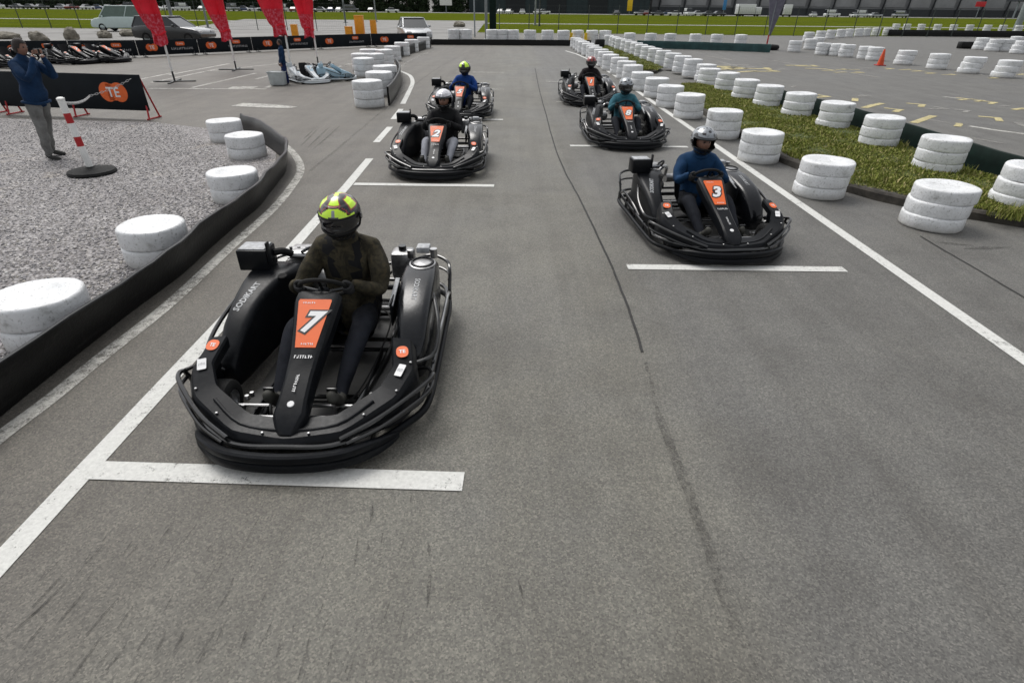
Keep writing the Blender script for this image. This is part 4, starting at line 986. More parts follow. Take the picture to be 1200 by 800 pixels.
def driver(kart, label, top, legs, paint, shell='helmet_black', opened=False, yaw=0., lean=0., turn=0., camo=False, gl='glove', h=.9):
    dx = .05+lean*.3
    J = {}
    def a(n, x, y_, z, r): J[n] = ((x, y_, z), r)
    a('pel', .05, .34, .25, (.165, .125)); a('bel', .05+lean*.2, .385, .42, (.16, .125)); a('che', .05+lean*.5, .385, .60, (.205, .15)); a('upc', .05+lean*.8, .37, .73, (.18, .12)); a('nec', .05+lean, .345, .84, .062); a('hed', .05+lean*1.1, .315, .93, .075)
    for s, n in ((-1, 'l'), (1, 'r')):
        X = .05+lean*.8
        a('sh'+n, X+s*.165, .365, .735, .086); a('ar'+n, X+s*.235, .29, .63, .078); a('el'+n, .04+s*.268, .19, .505, .060); a('fo'+n, .01+s*.235, .10, .56, .050); a('wr'+n, s*.192, .045, .612, .036); a('pa'+n, s*.176, .035, .612, .036)
        a('hi'+n, .05+s*.105, .30, .235, .105); a('th'+n, .04+s*.165, .10, .315, .09); a('kn'+n, .02+s*.215, -.10, .375, .07); a('ca'+n, .01+s*.195, -.30, .275, .063); a('an'+n, s*.185, -.50, .165, .043); a('he'+n, s*.183, -.565, .135, .042); a('to'+n, s*.182, -.64, .22, .042); a('ti'+n, s*.182, -.665, .275, .030)
    def hz(z): return z if z < .25 else .25+(z-.25)*h
    for q in J:
        if q[:2] in ('be', 'ch', 'up', 'ne', 'he', 'sh', 'ar') and q not in ('hel', 'her'): J[q] = ((J[q][0][0], J[q][0][1], hz(J[q][0][2])), J[q][1])
    E = [('pel', 'bel'), ('bel', 'che'), ('che', 'upc'), ('upc', 'nec'), ('nec', 'hed')]
    for n in 'lr':
        E += [('upc', 'sh'+n), ('sh'+n, 'ar'+n), ('ar'+n, 'el'+n), ('el'+n, 'fo'+n), ('fo'+n, 'wr'+n), ('wr'+n, 'pa'+n), ('pel', 'hi'+n), ('hi'+n, 'th'+n), ('th'+n, 'kn'+n), ('kn'+n, 'ca'+n), ('ca'+n, 'an'+n), ('an'+n, 'he'+n), ('he'+n, 'to'+n), ('to'+n, 'ti'+n)]
    def kind(e, c):
        q = e[1][:2]
        if q in ('hi', 'th', 'kn', 'ca', 'an'): return legs
        if q in ('he', 'to', 'ti'): return 'shoe'
        if q == 'pa': return gl
        if e == ('nec', 'hed'): return 'jacket_black'
        if camo and e[0] == 'che' and abs(abs(c.x-.07)-.095) < .03 and c.y < .35: return 'jacket_black'
        return top
    b = body(J, E, 'pel', kind)
    # folds of the clothes
    rr = random.Random(label); ph = [rr.uniform(0, 6.28) for _ in range(6)]
    def crease(v):
        x, y_, z = v; f = .006*math.sin(38*z+9*x+ph[0])*math.sin(17*x+11*y_+ph[1])+.004*math.sin(61*z-30*y_+ph[2])
        return (x+f*.5, y_-f, z+f*.3)
    b.v = [crease(v) for v in b.v]
    nor = Vector((0, .707, .707)); tan = Vector((0, -.707, .707))
    for s in (-1, 1): fingers(b, Vector((s*.15, .02, .60)), Vector((s, 0, 0)), tan, nor, gl, .0105)
    # jacket collar and hem as soft rolls
    b.tube(catmull([(.05+lean+.075*math.sin(t), .345-.07*math.cos(t), hz(.815)-.02*math.cos(t)) for t in np.linspace(0, 2*PI, 13)[:-1]], 2, True), .020, top, 8, True)
    hc = Vector((.05+lean*1.15, .30, hz(.85)+.135))
    if opened: head_shape(b, hc+Vector((0, -.012, -.02)), 'skin', yaw, .98)
    p = b.build('person', None, sharp=80); p.location = kart.location; p.rotation_euler = kart.rotation_euler
    tag(p, label, 'person', 'drivers seated in the karts')
    helmet(p, hc, shell, paint, opened, yaw, R(9))
    return p
driver(KART['seven'], 'driver in camouflage jacket and neon yellow helmet, in the nearest kart', 'jacket_camo', 'trousers_dark', paint7, lean=.03, camo=True, h=1.0)
driver(KART['three'], 'driver in dark blue sweater and grey helmet, in the kart numbered 3', 'jacket_blue', 'trousers_dark', paint_grey, 'helmet_silver', True, R(4), lean=-.02)
driver(KART['grey'], 'driver in black jacket, pale grey trousers and white helmet', 'jacket_black', 'trousers_grey', paint_white, 'helmet_white', True, R(-7), lean=.015)
driver(KART['far'], 'driver in royal blue jacket and black and yellow helmet', 'jacket_royal', 'trousers_dark', paint_far_neon, lean=.03, yaw=R(-10), h=.93)
driver(KART['teal'], 'driver in a teal jacket and silver helmet in the right lane', 'jacket_teal', 'trousers_dark', paint_grey, 'helmet_silver', lean=-.01, yaw=R(9), h=.87)
driver(KART['maroon'], 'driver in dark clothes and dark red helmet, farthest back in the right lane', 'jacket_maroon', 'trousers_dark', paint_maroon, 'helmet_red', lean=.02, yaw=R(-6))

def stander(loc, rz, label, top, legs, shoes, hair, pose):
    J = {}
    def a(n, x, y_, z, r): J[n] = ((x, y_, z), r)
    lb = .05  # leaning back a little
    a('pel', 0, 0, .93, (.175, .13)); a('bel', 0, .005, 1.08, (.175, .135)); a('che', 0, .02, 1.26, (.20, .145)); a('upc', 0, lb*.8, 1.40, (.165, .115)); a('nec', 0, lb*.6, 1.49, .056); a('hed', 0, lb*.4, 1.555, .06)
    for s, n in ((-1, 'l'), (1, 'r')):
        a('sh'+n, s*.165, lb*.8, 1.395, .073)
        if pose == 'photo':
            a('ar'+n, s*.235, -.09, 1.30, .072); a('el'+n, s*.24, -.20, 1.22, .064); a('fo'+n, s*.17, -.24, 1.36, .054); a('wr'+n, s*.095, -.235, 1.50, .034); a('pa'+n, s*.07, -.235, 1.55, .036)
        else:
            a('ar'+n, s*.225, 0, 1.25, .060); a('el'+n, s*.245, .01, 1.10, .050); a('fo'+n, s*.235, -.05, .99, .043); a('wr'+n, s*.215, -.10, .88, .034); a('pa'+n, s*.20, -.12, .82, .038)
        w = .095 if pose == 'photo' else .085; st = s*.09 if pose == 'photo' else s*.03
        a('hi'+n, s*w, 0, .88, .112); a('th'+n, s*(w+.015), st*.4, .68, .100); a('kn'+n, s*(w+.03), st*.8, .48, .080); a('ca'+n, s*(w+.035), st+.02, .30, .076); a('an'+n, s*(w+.04), st+.02, .10, .060); a('he'+n, s*(w+.045), st+.03, .045, .043); a('to'+n, s*(w+.055), st-.13, .04, .040); a('ti'+n, s*(w+.058), st-.19, .035, .030)
    E = [('pel', 'bel'), ('bel', 'che'), ('che', 'upc'), ('upc', 'nec'), ('nec', 'hed')]
    for n in 'lr':
        E += [('upc', 'sh'+n), ('sh'+n, 'ar'+n), ('ar'+n, 'el'+n), ('el'+n, 'fo'+n), ('fo'+n, 'wr'+n), ('wr'+n, 'pa'+n), ('pel', 'hi'+n), ('hi'+n, 'th'+n), ('th'+n, 'kn'+n), ('kn'+n, 'ca'+n), ('ca'+n, 'an'+n), ('an'+n, 'he'+n), ('he'+n, 'to'+n), ('to'+n, 'ti'+n)]
    def kind(e, c):
        q = e[1][:2]
        if q in ('hi', 'th', 'kn', 'ca', 'an'): return top if c.z > .86 else legs
        if q in ('he', 'to', 'ti'): return shoes
        if q == 'pa' or e == ('nec', 'hed'): return 'skin'
        return top
    b = body(J, E, 'pel', kind)
    b.v = [(x+.006*math.sin(25*z+8*x)*(z > .1), y_+.007*math.sin(31*z-7*x)*(.1 < z < 1.45), z) for x, y_, z in b.v]
    hc = Vector((0, lb*.2, 1.625)); head_shape(b, hc, 'skin')
    for s in (-1, 1):
        for i in range(4):
            if pose == 'photo': P = [(s*.072, -.23, 1.565+.012*i), (s*.066, -.262, 1.58+.013*i), (s*.040, -.278, 1.585+.013*i), (s*.018, -.272, 1.585+.012*i)]
            else: P = [(s*.198, -.14+.018*i, .80), (s*.192, -.145+.018*i, .765), (s*.182, -.14+.018*i, .735), (s*.172, -.13+.018*i, .715)]
            b.tube(catmull(P, 3), [.0095]*6+[.009, .0085, .008, .005], 'skin', 6)
        P = [(s*.07, -.215, 1.545), (s*.05, -.205, 1.56), (s*.03, -.205, 1.575)] if pose == 'photo' else [(s*.195, -.15, .83), (s*.18, -.17, .80), (s*.17, -.17, .775)]
        b.tube(catmull(P, 3), [.011]*4+[.0105, .009, .006], 'skin', 6)
    b.tube(catmull([(.07*math.sin(t), lb*.6-.068*math.cos(t), 1.455-.015*math.cos(t)) for t in np.linspace(0, 2*PI, 13)[:-1]], 2, True), .02, top, 8, True)
    b.tube(catmull([(.205*math.sin(t), .004-.142*math.cos(t), .862+.008*math.sin(3*t)) for t in np.linspace(0, 2*PI, 17)[:-1]], 2, True), .022, top, 8, True)
    o = b.build('person', None, loc, sharp=80); o.rotation_euler.z = rz; tag(o, label, 'person')
    h = MB(); V = []; F = []; na, ne = 24, 12
    for j in range(ne+1):
        for i in range(na):
            az = 2*PI*i/na; fr = math.cos(az); e0 = R(28 if fr > .55 else -5 if fr > .1 else -38); el = e0+(PI/2-e0)*j/ne
            d = Vector((math.cos(el)*math.sin(az), -math.cos(el)*math.cos(az), math.sin(el)))
            V.append(hc+Vector((d.x*.085, d.y*.106+.004, d.z*.126))*(1+.012*math.sin(7*az+3*el)))
    for j in range(ne):
        for i in range(na): F.append((j*na+i, j*na+(i+1) % na, (j+1)*na+(i+1) % na, (j+1)*na+i))
    h.add(V, F, hair); h.build('hair', o)
    return o, hc
mp_ = (G(45, 187)+G(75, 185))/2
man, hc = stander((mp_.x, mp_.y+.05, .012), R(84), 'person in navy jacket, grey jeans and dark cap taking a picture with raised hands', 'jacket_navy', 'jeans', 'shoe_dark', 'hair', 'photo')
man.rotation_mode = 'QUATERNION'; man.rotation_quaternion = (Matrix.Rotation(R(6.5), 3, 'Y') @ Matrix.Rotation(R(84), 3, 'Z')).to_quaternion(); man.scale = (.97,)*3
b = MB(); b.box((0, -.262, 1.603), (.15, .010, .074), 'dark_metal', bev=.004); b.box((0, -.2565, 1.603), (.138, .002, .066), 'visor'); b.lathe([(0, .004), (.008, .004), (.009, 0)], 'glass', 12, T3(.055, -.267, 1.62, rx=PI/2))
o = b.build('mobile_phone', None, man.location); o.rotation_mode = 'QUATERNION'; o.rotation_quaternion = man.rotation_quaternion; o.scale = man.scale; tag(o, 'dark mobile phone held up by the person in the navy jacket', 'phone')
p2 = G(336, 99)
kid, _ = stander((p2.x, p2.y, 0), R(-60), 'person in navy blue clothes standing under the red flags', 'jacket_navy', 'trousers_navy', 'shoe_dark', 'hair', 'stand')
kid.scale = (.71,)*3
c = G(327, 100); b = MB(); b.box((0, 0, .19), (.42, .34, .36), 'crate_grey', bev=.02, top=(1.1, 1.1)); b.tube([(-.24, -.19, .37), (.24, -.19, .37), (.24, .19, .37), (-.24, .19, .37)], .016, 'crate_grey', 6, True)
tag(b.build('storage_crate', None, (c.x, c.y, 0)), 'pale grey crate on the tarmac beside the person under the flags', 'crate')

# parked karts without drivers
for i, (px, py, rz) in enumerate(((78, 75.5, 68), (112, 74, 80), (8, 80, 75))):
    p = G(px, py)
    dup(KART['seven'], (p.x, p.y+.6, 0), R(rz), ['left one of the two empty black karts parked before the long banner', 'right one of the two empty black karts parked before the long banner', 'empty kart parked behind the person in the navy jacket'][i])['group'] = 'empty karts parked before the long banner'
swap = {'kart_plastic': 'kid_white', 'kart_gloss': 'kid_blue', 'bumper_plastic': 'kid_white', 'orange_decal': 'kid_blue'}
for i, (px, py, rz) in enumerate(((357, 98, 40), (383, 96, 118))):
    p = G(px, py); k = dup(KART['seven'], (p.x, p.y+.5, 0), R(rz), ['white bodied kart parked beside the person under the flags', 'white and pale blue kart parked on the right of another white kart'][i], swap=dict(swap, **({'kart_plastic': 'kid_blue', 'kart_gloss': 'kid_white'} if i else {})))
    k['group'] = 'white karts parked under the flags'; k.scale = (.78,)*3

# ------------------------------------------------------------------ safety gear
q = G(109, 204); b = MB()
b.lathe([(0, 0), (.30, 0), (.315, .02), (.30, .05), (.16, .075), (.06, .09), (.05, .10), (0, .10)], 'rubber', 28)
e = empty('barrier_post', (q.x, q.y, .012)); tag(e, 'red and white striped post on a round black foot in the gravel', 'post')
b.build('foot', e)
b = MB(); seg = [(.09, .38, 'white_paint'), (.38, .51, 'red_paint'), (.51, .69, 'white_paint'), (.69, .82, 'red_paint'), (.82, .98, 'white_paint')]
lx = -.06
for z0, z1, k in seg: b.tube([(lx*z0, 0, z0), (lx*z1, 0, z1)], .045, k, 16)
b.lathe([(.045, 0), (.05, .01), (.05, .03), (.03, .045), (0, .05)], 'white_paint', 16, T3(lx*.98, 0, .98)); b.build('striped_pole', e)
ptop = Vector((q.x+lx*.96, q.y, .97))
def chain(a, c, sag, label):
    b = MB(); n = max(8, int((c-a).length/.055)); P = [a.lerp(c, i/n)-Vector((0, 0, sag*4*(i/n)*(1-i/n))) for i in range(n+1)]
    for i in range(n):
        m = (P[i]+P[i+1])/2; t = (P[i+1]-P[i]).normalized(); s = t.cross(Vector((0, 0, 1))).normalized(); w = s if i % 2 else s.cross(t)
        ring = [m+t*(.034*math.cos(q_))+w*(.017*math.sin(q_)) for q_ in np.linspace(0, 2*PI, 9)[:-1]]
        b.tube(ring, .005, 'chain_white', 5, True)
    tag(b.build('plastic_chain'), label, 'chain')
chain(ptop, Vector((-8.75, 12.35, .50)), .06, 'white plastic chain hanging from the striped post towards the banner')
chain(Vector((-8.75, 12.35, .50)), Vector((-7.95, 12.60, .80)), .03, 'white plastic chain rising to the upper right corner of the near banner')

def board(P0, P1, z0, z1, legk, label, group=None, second=False, near=False):
    P0 = Vector((P0[0], P0[1], 0)); P1 = Vector((P1[0], P1[1], 0)); L = (P1-P0).length; d = (P1-P0).normalized()
    e = empty('advertising_banner', P0, math.atan2(d.y, d.x)); tag(e, label, 'banner', group)
    b = MB(); b.box((L/2, 0, (z0+z1)/2), (L-.02, .035, z1-z0), 'board_black', bev=.006); b.build('panel', e)
    for x in ((.15, L/2, L-.05) if near else (.25, L-.25)):
        b = MB(); b.tube([(x, .03, z1-.05), (x+(.06 if near else 0), .22, .02)], .018, legk, 8); b.tube([(x, -.005, z0+.1), (x+(.05 if near else 0), -.10, .02)], .018, legk, 8); b.tube([(x+.05, -.16, .02), (x+.05, .28, .02)], .016, legk, 6)
        b.build('leg', e)
    h = z1-z0; zc = (z0+z1)/2
    def logo(x, s):
        b = MB(); m = T3(x, -.0185, zc, rx=PI/2)
        for o in (-.33, .33): b.lathe([(0, .002), (.46*s, .002), (.47*s, 0)], 'orange_decal', 28, m @ T3(o*s, 0, .0004 if o > 0 else 0))
        b.box((x, -.0195, zc), (.66*s, .002, .80*s), 'orange_decal')
        b.text('TE', .66*s, 'white_decal', m @ T3(0, -.02*s, .0042), .012*s); b.build('logo', e, flat=True)
    if near: logo(L*.80, h*.58); 
    else: logo(L*.23, h*.50)
    b = MB()
    if near: scribble(b, T3(L*.28, -.0195, zc, rx=PI/2), .5, h*.38, 2, 'white_decal', 5)
    else:
        scribble(b, T3(L*.72, -.0195, zc-.08, rx=PI/2), 1.0, .10, 13, 'grey_decal_glint', int(P0.x*7) % 97); b2 = MB(); quad(b2, T3(L*.70, -.0195, zc+.12, rx=PI/2), .4, .16, 'orange_decal', .05); scribble(b2, T3(L*.70, -.021, zc+.12, rx=PI/2), .26, .07, 4, 'white_decal', 3); b2.build('small_logo', e, flat=True)
    b.build('lettering', e, flat=True)
board((-11.35, 13.15), (-7.80, 12.68), .17, .87, 'red_paint', 'near black banner with orange TE logo and red legs, behind the striped post', near=True)
board((-15.2, 13.6), (-11.55, 13.2), .17, .87, 'red_paint', 'near black banner cut by the left picture edge behind the photographer', near=True)
nodes = [Vector(p) for p in ((-29.5, 24.6, 0), (-22.2, 26.75, 0), (-17.2, 28.4, 0), (-13.6, 32.4, 0), (-8.6, 37.6, 0), (-5.5, 39.3, 0))]
pts = []
for a, c in zip(nodes, nodes[1:]):
    n = max(1, round((c-a).length/3.3)); pts += [a.lerp(c, i/n) for i in range(n)]
pts.append(nodes[-1])
for i in range(len(pts)-1):
    board(pts[i], pts[i+1], .07, .70, 'dark_metal', f'black advertising banner with orange logo in the long row, {nth(i)} from its left end', 'row of black advertising banners')

# traffic cone
q = G(1031, 77); b = MB(); e = empty('traffic_cone', (q.x, q.y, 0)); tag(e, 'orange red traffic cone on the right tarmac beside white tyre stacks', 'traffic cone')
b.box((0, 0, .02), (.36, .36, .04), 'red_paint', bev=.012); b.build('foot', e)
b = MB(); b.lathe([(.14, .04), (.09, .34), (.04, .62), (.028, .66), (0, .665)], 'cone_orange', 22); b.build('cone', e, sharp=50)

# beach flags
def beach_flag(px, py, label, zlow, width, lowk='flag_print', seed=0):
    q = G(px, py); e = empty('beach_flag', q); tag(e, label, 'flag', 'red beach flags left of the track'); rr = random.Random(seed)
    b = MB()
    for a in (0, 90): m = Matrix.Rotation(R(a+12), 3, 'Z'); b.box(m @ Vector((0, 0, .02)), (1.25, .07, .03), 'dark_metal', rot=m, bev=.008)
    b.cyl((0, 0, .02), (0, 0, .35), .028, 'dark_metal', 12); b.build('cross_base', e)
    b = MB(); b.tube(catmull([(0, 0, .3), (0, 0, 2), (.02, 0, 4), (-.12, 0, 4.9), (-.5, 0, 5.25), (-.8, 0, 5.1)], 6), .032, 'white_paint', 10); b.build('pole', e)
    S = []; S2 = []
    nz = 40
    for j in range(nz+1):
        t = j/nz; z = zlow+(5.1-zlow)*t
        w = width*(.42+.9*min(1, t*2.6)**.8)*(1 if t < .85 else 1-.5*((t-.85)/.15)**2)
        if t < .10: w = width*(.62-.9*t)*1.0
        q_ = []
        for i in range(26):
            a = 2*PI*i/26; fold = 1+.30*math.sin(5*a+2.2*t*4+seed)+.16*math.sin(9*a-7*t+seed*2)
            x = -w*.42+w*.62*math.cos(a)*(.82+.18*fold); y_ = .16*math.sin(a)*fold*(1.1 if t < .25 else .9)+.05*math.sin(6*t+seed)
            q_.append(Vector((x+.03*math.sin(9*t+seed), y_, z+.05*math.sin(a*2+seed)*(t < .15))))
        (S if t > .20 else S2).append(q_)
    b = MB(); b.loft([S2[-1]]+S, 'flag_red'); f = b.build('cloth', e, sharp=60)
    b = MB(); b.loft(S2, lowk); b.tube([v*1.0 for v in S2[3][::2]], .03, 'flag_red', 6, True); b.build('tied_end', e, sharp=60)
    return e
beach_flag(205, 96, 'furled red beach flag, leftmost of the four, between photographer and parked dark car', 1.05, .52, seed=1)
beach_flag(277, 82, 'furled red beach flag, second from the left, on a cross base', .98, .50, seed=2.2)
beach_flag(343, 90, 'furled red beach flag, third from the left, hanging over the person in navy', 1.25, .58, seed=3.1)
beach_flag(373, 76, 'furled red beach flag, rightmost of the four, above the white karts', 1.0, .52, seed=4.5)
# grey feather banner on the right
q = G(901, 59); e = empty('feather_flag', (q.x, q.y+.5, 0)); tag(e, 'grey feather flag with red top on a black ring weight beside the teal band', 'flag')
b = MB(); b.tube([(.62*math.cos(2*PI*i/28), .62*math.sin(2*PI*i/28), .14) for i in range(28)], .14, 'rubber', 10, True); b.cyl((0, 0, 0), (0, 0, .3), .05, 'dark_metal'); b.build('weight', e)
b = MB(); b.tube(catmull([(0, 0, .2), (0, 0, 2), (.03, 0, 4.2), (-.1, 0, 5.3), (-.6, 0, 5.7)], 6), .03, 'grey_metal', 8); b.cyl((0, 0, .25), (0, 0, .8), .045, 'red_paint', 10); b.build('pole', e)
b = MB(); V = []; F = []
S = []
for j in range(25):
    t = j/24; z = .75+4.5*t; w = .08+1.0*min(1, t*2.1)**.85*(1 if t < .9 else .8)
    S.append([Vector((.06-w*(i/5 if i < 6 else (11-i)/5)+.5*w, .05*math.sin(4*t+i*.8)*(1 if i < 6 else 1)+(.012 if i > 5 else 0), z)) for i in range(12)])
b.loft(S[:12], 'flag_grey'); b.loft(S[11:], 'flag_red'); b.build('cloth', e, sharp=60)

# ------------------------------------------------------------------ street furniture
def pole_thing(px, py, r0, r1, h, k, label, arm=0., name='lamp_post', head=True):
    q = G(px, py); e = empty(name, q); tag(e, label, name.replace('_', ' '))
    b = MB(); b.cyl((0, 0, 0), (0, 0, h), r0, k, 12, r1); b.box((0, 0, .04), (r0*4, r0*4, .08), k, bev=.01); b.build('post', e)
    if head:
        b = MB(); b.tube(catmull([(0, 0, h-.05), (arm*.3, 0, h+.25), (arm, 0, h+.3)], 4), r1*.8, k, 8); b.box((arm*1.1, 0, h+.29), (.7, .26, .12), 'grey_metal', bev=.03); b.build('lamp_head', e)
pole_thing(208.5, 48, .11, .075, 7.5, 'galvanised', 'thick grey lamp post behind the leftmost red flag', 1.2)
pole_thing(244, 33, .11, .07, 8, 'galvanised', 'thin grey lamp post between the first two red flags', 1.)
pole_thing(405, 27, .13, .08, 8, 'galvanised', 'pale lamp post above the orange pillars', -1.)
pole_thing(441, 26, .11, .07, 8, 'galvanised', 'slim lamp post right of the orange pillars', 1.)
pole_thing(627, 30, .12, .08, 8, 'galvanised', 'slim grey lamp post on the green field near the fence, left of a pair', 1.)
pole_thing(632, 31, .10, .07, 8, 'dark_metal', 'slim dark lamp post on the green field near the fence, right of a pair', -1.)
q = G(1189, 39.5); e = empty('lighting_mast', q); tag(e, 'thick grey lighting mast at the right edge by the field', 'mast')
b = MB(); b.cyl((0, 0, 0), (0, 0, 12), .36, 'grey_metal', 16, .22); b.lathe([(.6, 0), (.6, .12), (.4, .2)], 'grey_metal', 16); b.build('shaft', e)
b = MB(); b.box((0, 0, 12.1), (2.4, .3, .3), 'grey_metal', bev=.04)
for x in (-.9, -.3, .3, .9): b.box((x, -.25, 12.0), (.45, .2, .4), 'dark_metal', bev=.04)
b.build('lamp_bar', e)
q = G(556.5, 43.5); e = empty('sign_post', q); tag(e, 'grey post carrying a white square sign behind the far black band', 'sign post')
b = MB(); b.cyl((0, 0, 0), (0, 0, 3.6), .055, 'grey_metal', 10); b.build('post', e)
b = MB(); b.box((0, -.07, 3.05), (.72, .03, .9), 'white_paint', bev=.01); b.build('sign_plate', e)
q = G(577, 43); b = MB(); e = empty('gantry_pillar', (q.x, q.y+1.4, 0)); tag(e, 'tall dark green pillar behind the far black band', 'pillar')
b.box((0, 0, 1.75), (.56, .5, 3.5), 'green_band', bev=.03); b.build('column', e); b = MB(); b.box((0, 0, .05), (.9, .8, .1), 'green_band', bev=.02); b.build('foot', e)
b = MB(); b.box((0, 0, 3.56), (.7, .62, .12), 'dark_metal', bev=.02); b.build('cap', e)
q = G(570, 47); b = MB(); b.cyl((0, 0, 0), (0, 0, 3.4), .10, 'galvanised', 12); b.lathe([(.2, 0), (.2, .06), (.12, .1)], 'galvanised', 14); b.lathe([(.1, 3.4), (.08, 3.46), (0, 3.48)], 'galvanised', 12)
tag(b.build('steel_post', None, q), 'pale steel post standing beside the dark green pillar', 'post')
for i, (px, py, w, h, lab) in enumerate(((347, 46.5, .42, .9, 'orange pillar between the two right red flags'), (410, 45.5, .5, .75, 'short orange pillar left of the tallest one'), (423, 45, .62, 1.45, 'tallest orange pillar of the group'), (439, 45, .42, 1.15, 'slim orange pillar right of the tallest one'))):
    q = G(px, py); e = empty('orange_pillar', (q.x, q.y, 0)); tag(e, lab, 'pillar', 'orange pillars by the forecourt'); b = MB(); b.box((0, 0, h/2), (w, w*.8, h), 'orange_bin', bev=.03); b.build('column', e)
    b = MB(); b.box((0, 0, h+.02), (w*1.04, w*.84, .04), 'orange_bin', bev=.01); b.build('cap', e)
for i, x in enumerate((668.5, 685)):
    q = G(x, 53); b = MB(); b.cyl((0, 0, 0), (0, 0, .72), .12, 'sign_yellow', 12, .09); b.lathe([(.2, 0), (.2, .05), (.13, .08)], 'sign_yellow', 14); tag(b.build('bollard', None, (q.x, 41.5, 0)), ['yellow bollard between white tyre stacks at the far track end, on the left', 'yellow bollard between white tyre stacks at the far track end, on the right'][i], 'bollard', 'yellow bollards at the far track end')
for i, (px, py, w, h, lab) in enumerate(((10, 46, 1.2, .5, 'low flat boulder at the left picture edge'), (46, 49, .85, .68, 'grey boulder above the photographer'), (86, 47, .72, .80, 'upright grey boulder left of the pale van'), (124, 45, .75, .58, 'grey boulder in front of the pale van'), (151, 43, .9, .55, 'grey boulder between pale van and dark car'), (538, 32, 1.1, .7, 'dark boulder behind the signpost near the field'))):
    q = G(px, py); bm = bmesh.new(); bmesh.ops.create_icosphere(bm, subdivisions=4, radius=1); rr = random.Random(i); o1 = [Vector((rr.uniform(-9, 9), rr.uniform(-9, 9), rr.uniform(-9, 9))) for _ in range(3)]
    from mathutils import noise as mn
    for v in bm.verts:
        k = 1+.28*mn.noise(v.co*1.3+o1[0])+.14*mn.noise(v.co*3+o1[1])+.06*mn.noise(v.co*7+o1[2])
        v.co = Vector((v.co.x*w*.62*k, v.co.y*w*.5*k, max(-.05, v.co.z*h*.55*k+h*.30)))
    b = MB(); bm.verts.index_update(); b.add([v.co for v in bm.verts], [[v.index for v in f.verts] for f in bm.faces], 'rock'); bm.free()
    tag(b.build('boulder', None, q, sharp=25), lab, 'boulder', 'boulders along the forecourt')

# ------------------------------------------------------------------ vehicles
def car(loc, rz, label, paint, L=4.5, W=1.78, H=1.48, van=False, estate=False, group=None):
    e = empty('parked_van' if van else 'parked_car', loc, rz); tag(e, label, 'van' if van else 'car', group)
    # body along local +x, front at +x
    if van: prof = [(-.5, .35, 1.02), (-.495, .30, 1.10), (-.3, .26, 1.12), (.1, .26, 1.12), (.28, .26, 1.08), (.42, .27, .98), (.48, .30, .85), (.5, .36, .66)]
    elif estate: prof = [(-.5, .38, .84), (-.49, .30, .97), (-.3, .24, .98), (.1, .24, .95), (.22, .24, .92), (.40, .26, .82), (.475, .30, .70), (.5, .38, .56)]
    else: prof = [(-.5, .40, .84), (-.48, .30, .95), (-.3, .24, .96), (.1, .24, .93), (.2, .24, .92), (.40, .26, .80), (.475, .30, .68), (.5, .38, .56)]
    b = MB(); S = []
    for t, z0, z1 in prof:
        w = W*(1-.5*max(0, abs(t)-.36)**1.5*2.2)
        q = rrect(-w/2, w/2, z0, z1, .10, 0, 4); S.append([Vector((t*L, p.x, p.z)) for p in q])
    b.loft(S, paint); body_ = b.build('body', e, sharp=40)
    zb = 1.08 if van else .92
    if van: g0, g1, r0, r1 = -.485, .33, -.475, .19
    elif estate: g0, g1, r0, r1 = -.485, .22, -.42, .04
    else: g0, g1, r0, r1 = -.40, .22, -.22, .04
    wb, wt = W*.46, W*.38
    b = MB(); b.add([(g0*L, -wb, zb), (g1*L, -wb, zb), (g1*L, wb, zb), (g0*L, wb, zb), (r0*L, -wt, H-.04), (r1*L, -wt, H-.04), (r1*L, wt, H-.04), (r0*L, wt, H-.04)], [(0, 1, 5, 4), (1, 2, 6, 5), (2, 3, 7, 6), (3, 0, 4, 7), (4, 5, 6, 7), (0, 3, 2, 1)], 'van_glass' if van else 'glass'); b.build('window', e, flat=True)
    b = MB(); b.box(((r0+r1)/2*L, 0, H-.015), ((r1-r0)*L+.10, wt*2+.06, .06), paint, bev=.025)
    for s in (-1, 1):
        for (x0, x1) in ((g0, r0), (g1, r1), ((g0+g1)/2-.02, (r0+r1)/2-.03)): b.tube([(x0*L, s*(wb+.006), zb-.02), (x1*L, s*(wt+.006), H-.03)], .035, paint, 6)
    b.build('roof', e)
    for x in (L*.315, -L*.30):
        for s in (-1, 1):
            m = Matrix.Translation((x, s*(W/2-.10), .31)) @ Matrix.Rotation(PI/2, 4, 'X'); b = MB()
            b.lathe([(.19, -.10), (.30, -.10), (.315, -.06), (.315, .06), (.30, .10), (.19, .10)], 'rubber', 20, m, True); w = b.build('wheel', e)
            b = MB(); b.lathe([(0, -.06), (.10, -.07), (.19, -.05), (.20, .09), (.19, .085), (.10, .06), (0, .06)] if s > 0 else [(0, .07), (.1, .07), (.19, .085), (.2, .09), (.19, -.07), (.1, -.07), (0, -.07)], 'galvanised', 16, m); b.build('rim', w)
    for s in (-1, 1):
        b = MB(); b.box((L*.478, s*W*.36, .72 if van else .66), (.10, .34, .15), 'lamp_glass', bev=.03); b.build('headlight', e)
        b = MB(); b.box((-L*.488, s*W*.40, .85 if van else .80), (.08, .20, .30 if van else .18), 'tail_red', bev=.02); b.build('tail_light', e)
        b = MB(); b.box((g1*L-.35, s*(W/2+.07), zb+.06), (.12, .16, .13), paint, bev=.03); b.build('mirror', e)
    return e
car(G(150, 37), R(184), 'pale mint and white van parked behind boulders on the left', 'van_mint', 4.8, 1.9, 1.92, van=True)
car(G(208, 51), R(-6), 'dark estate car parked behind the leftmost red flag', 'car_dark', 4.4, 1.75, 1.46, estate=True)
car(G(486, 50), R(-72), 'silver car facing the track behind the right end of the banner row', 'car_silver', 4.3, 1.8, 1.46)
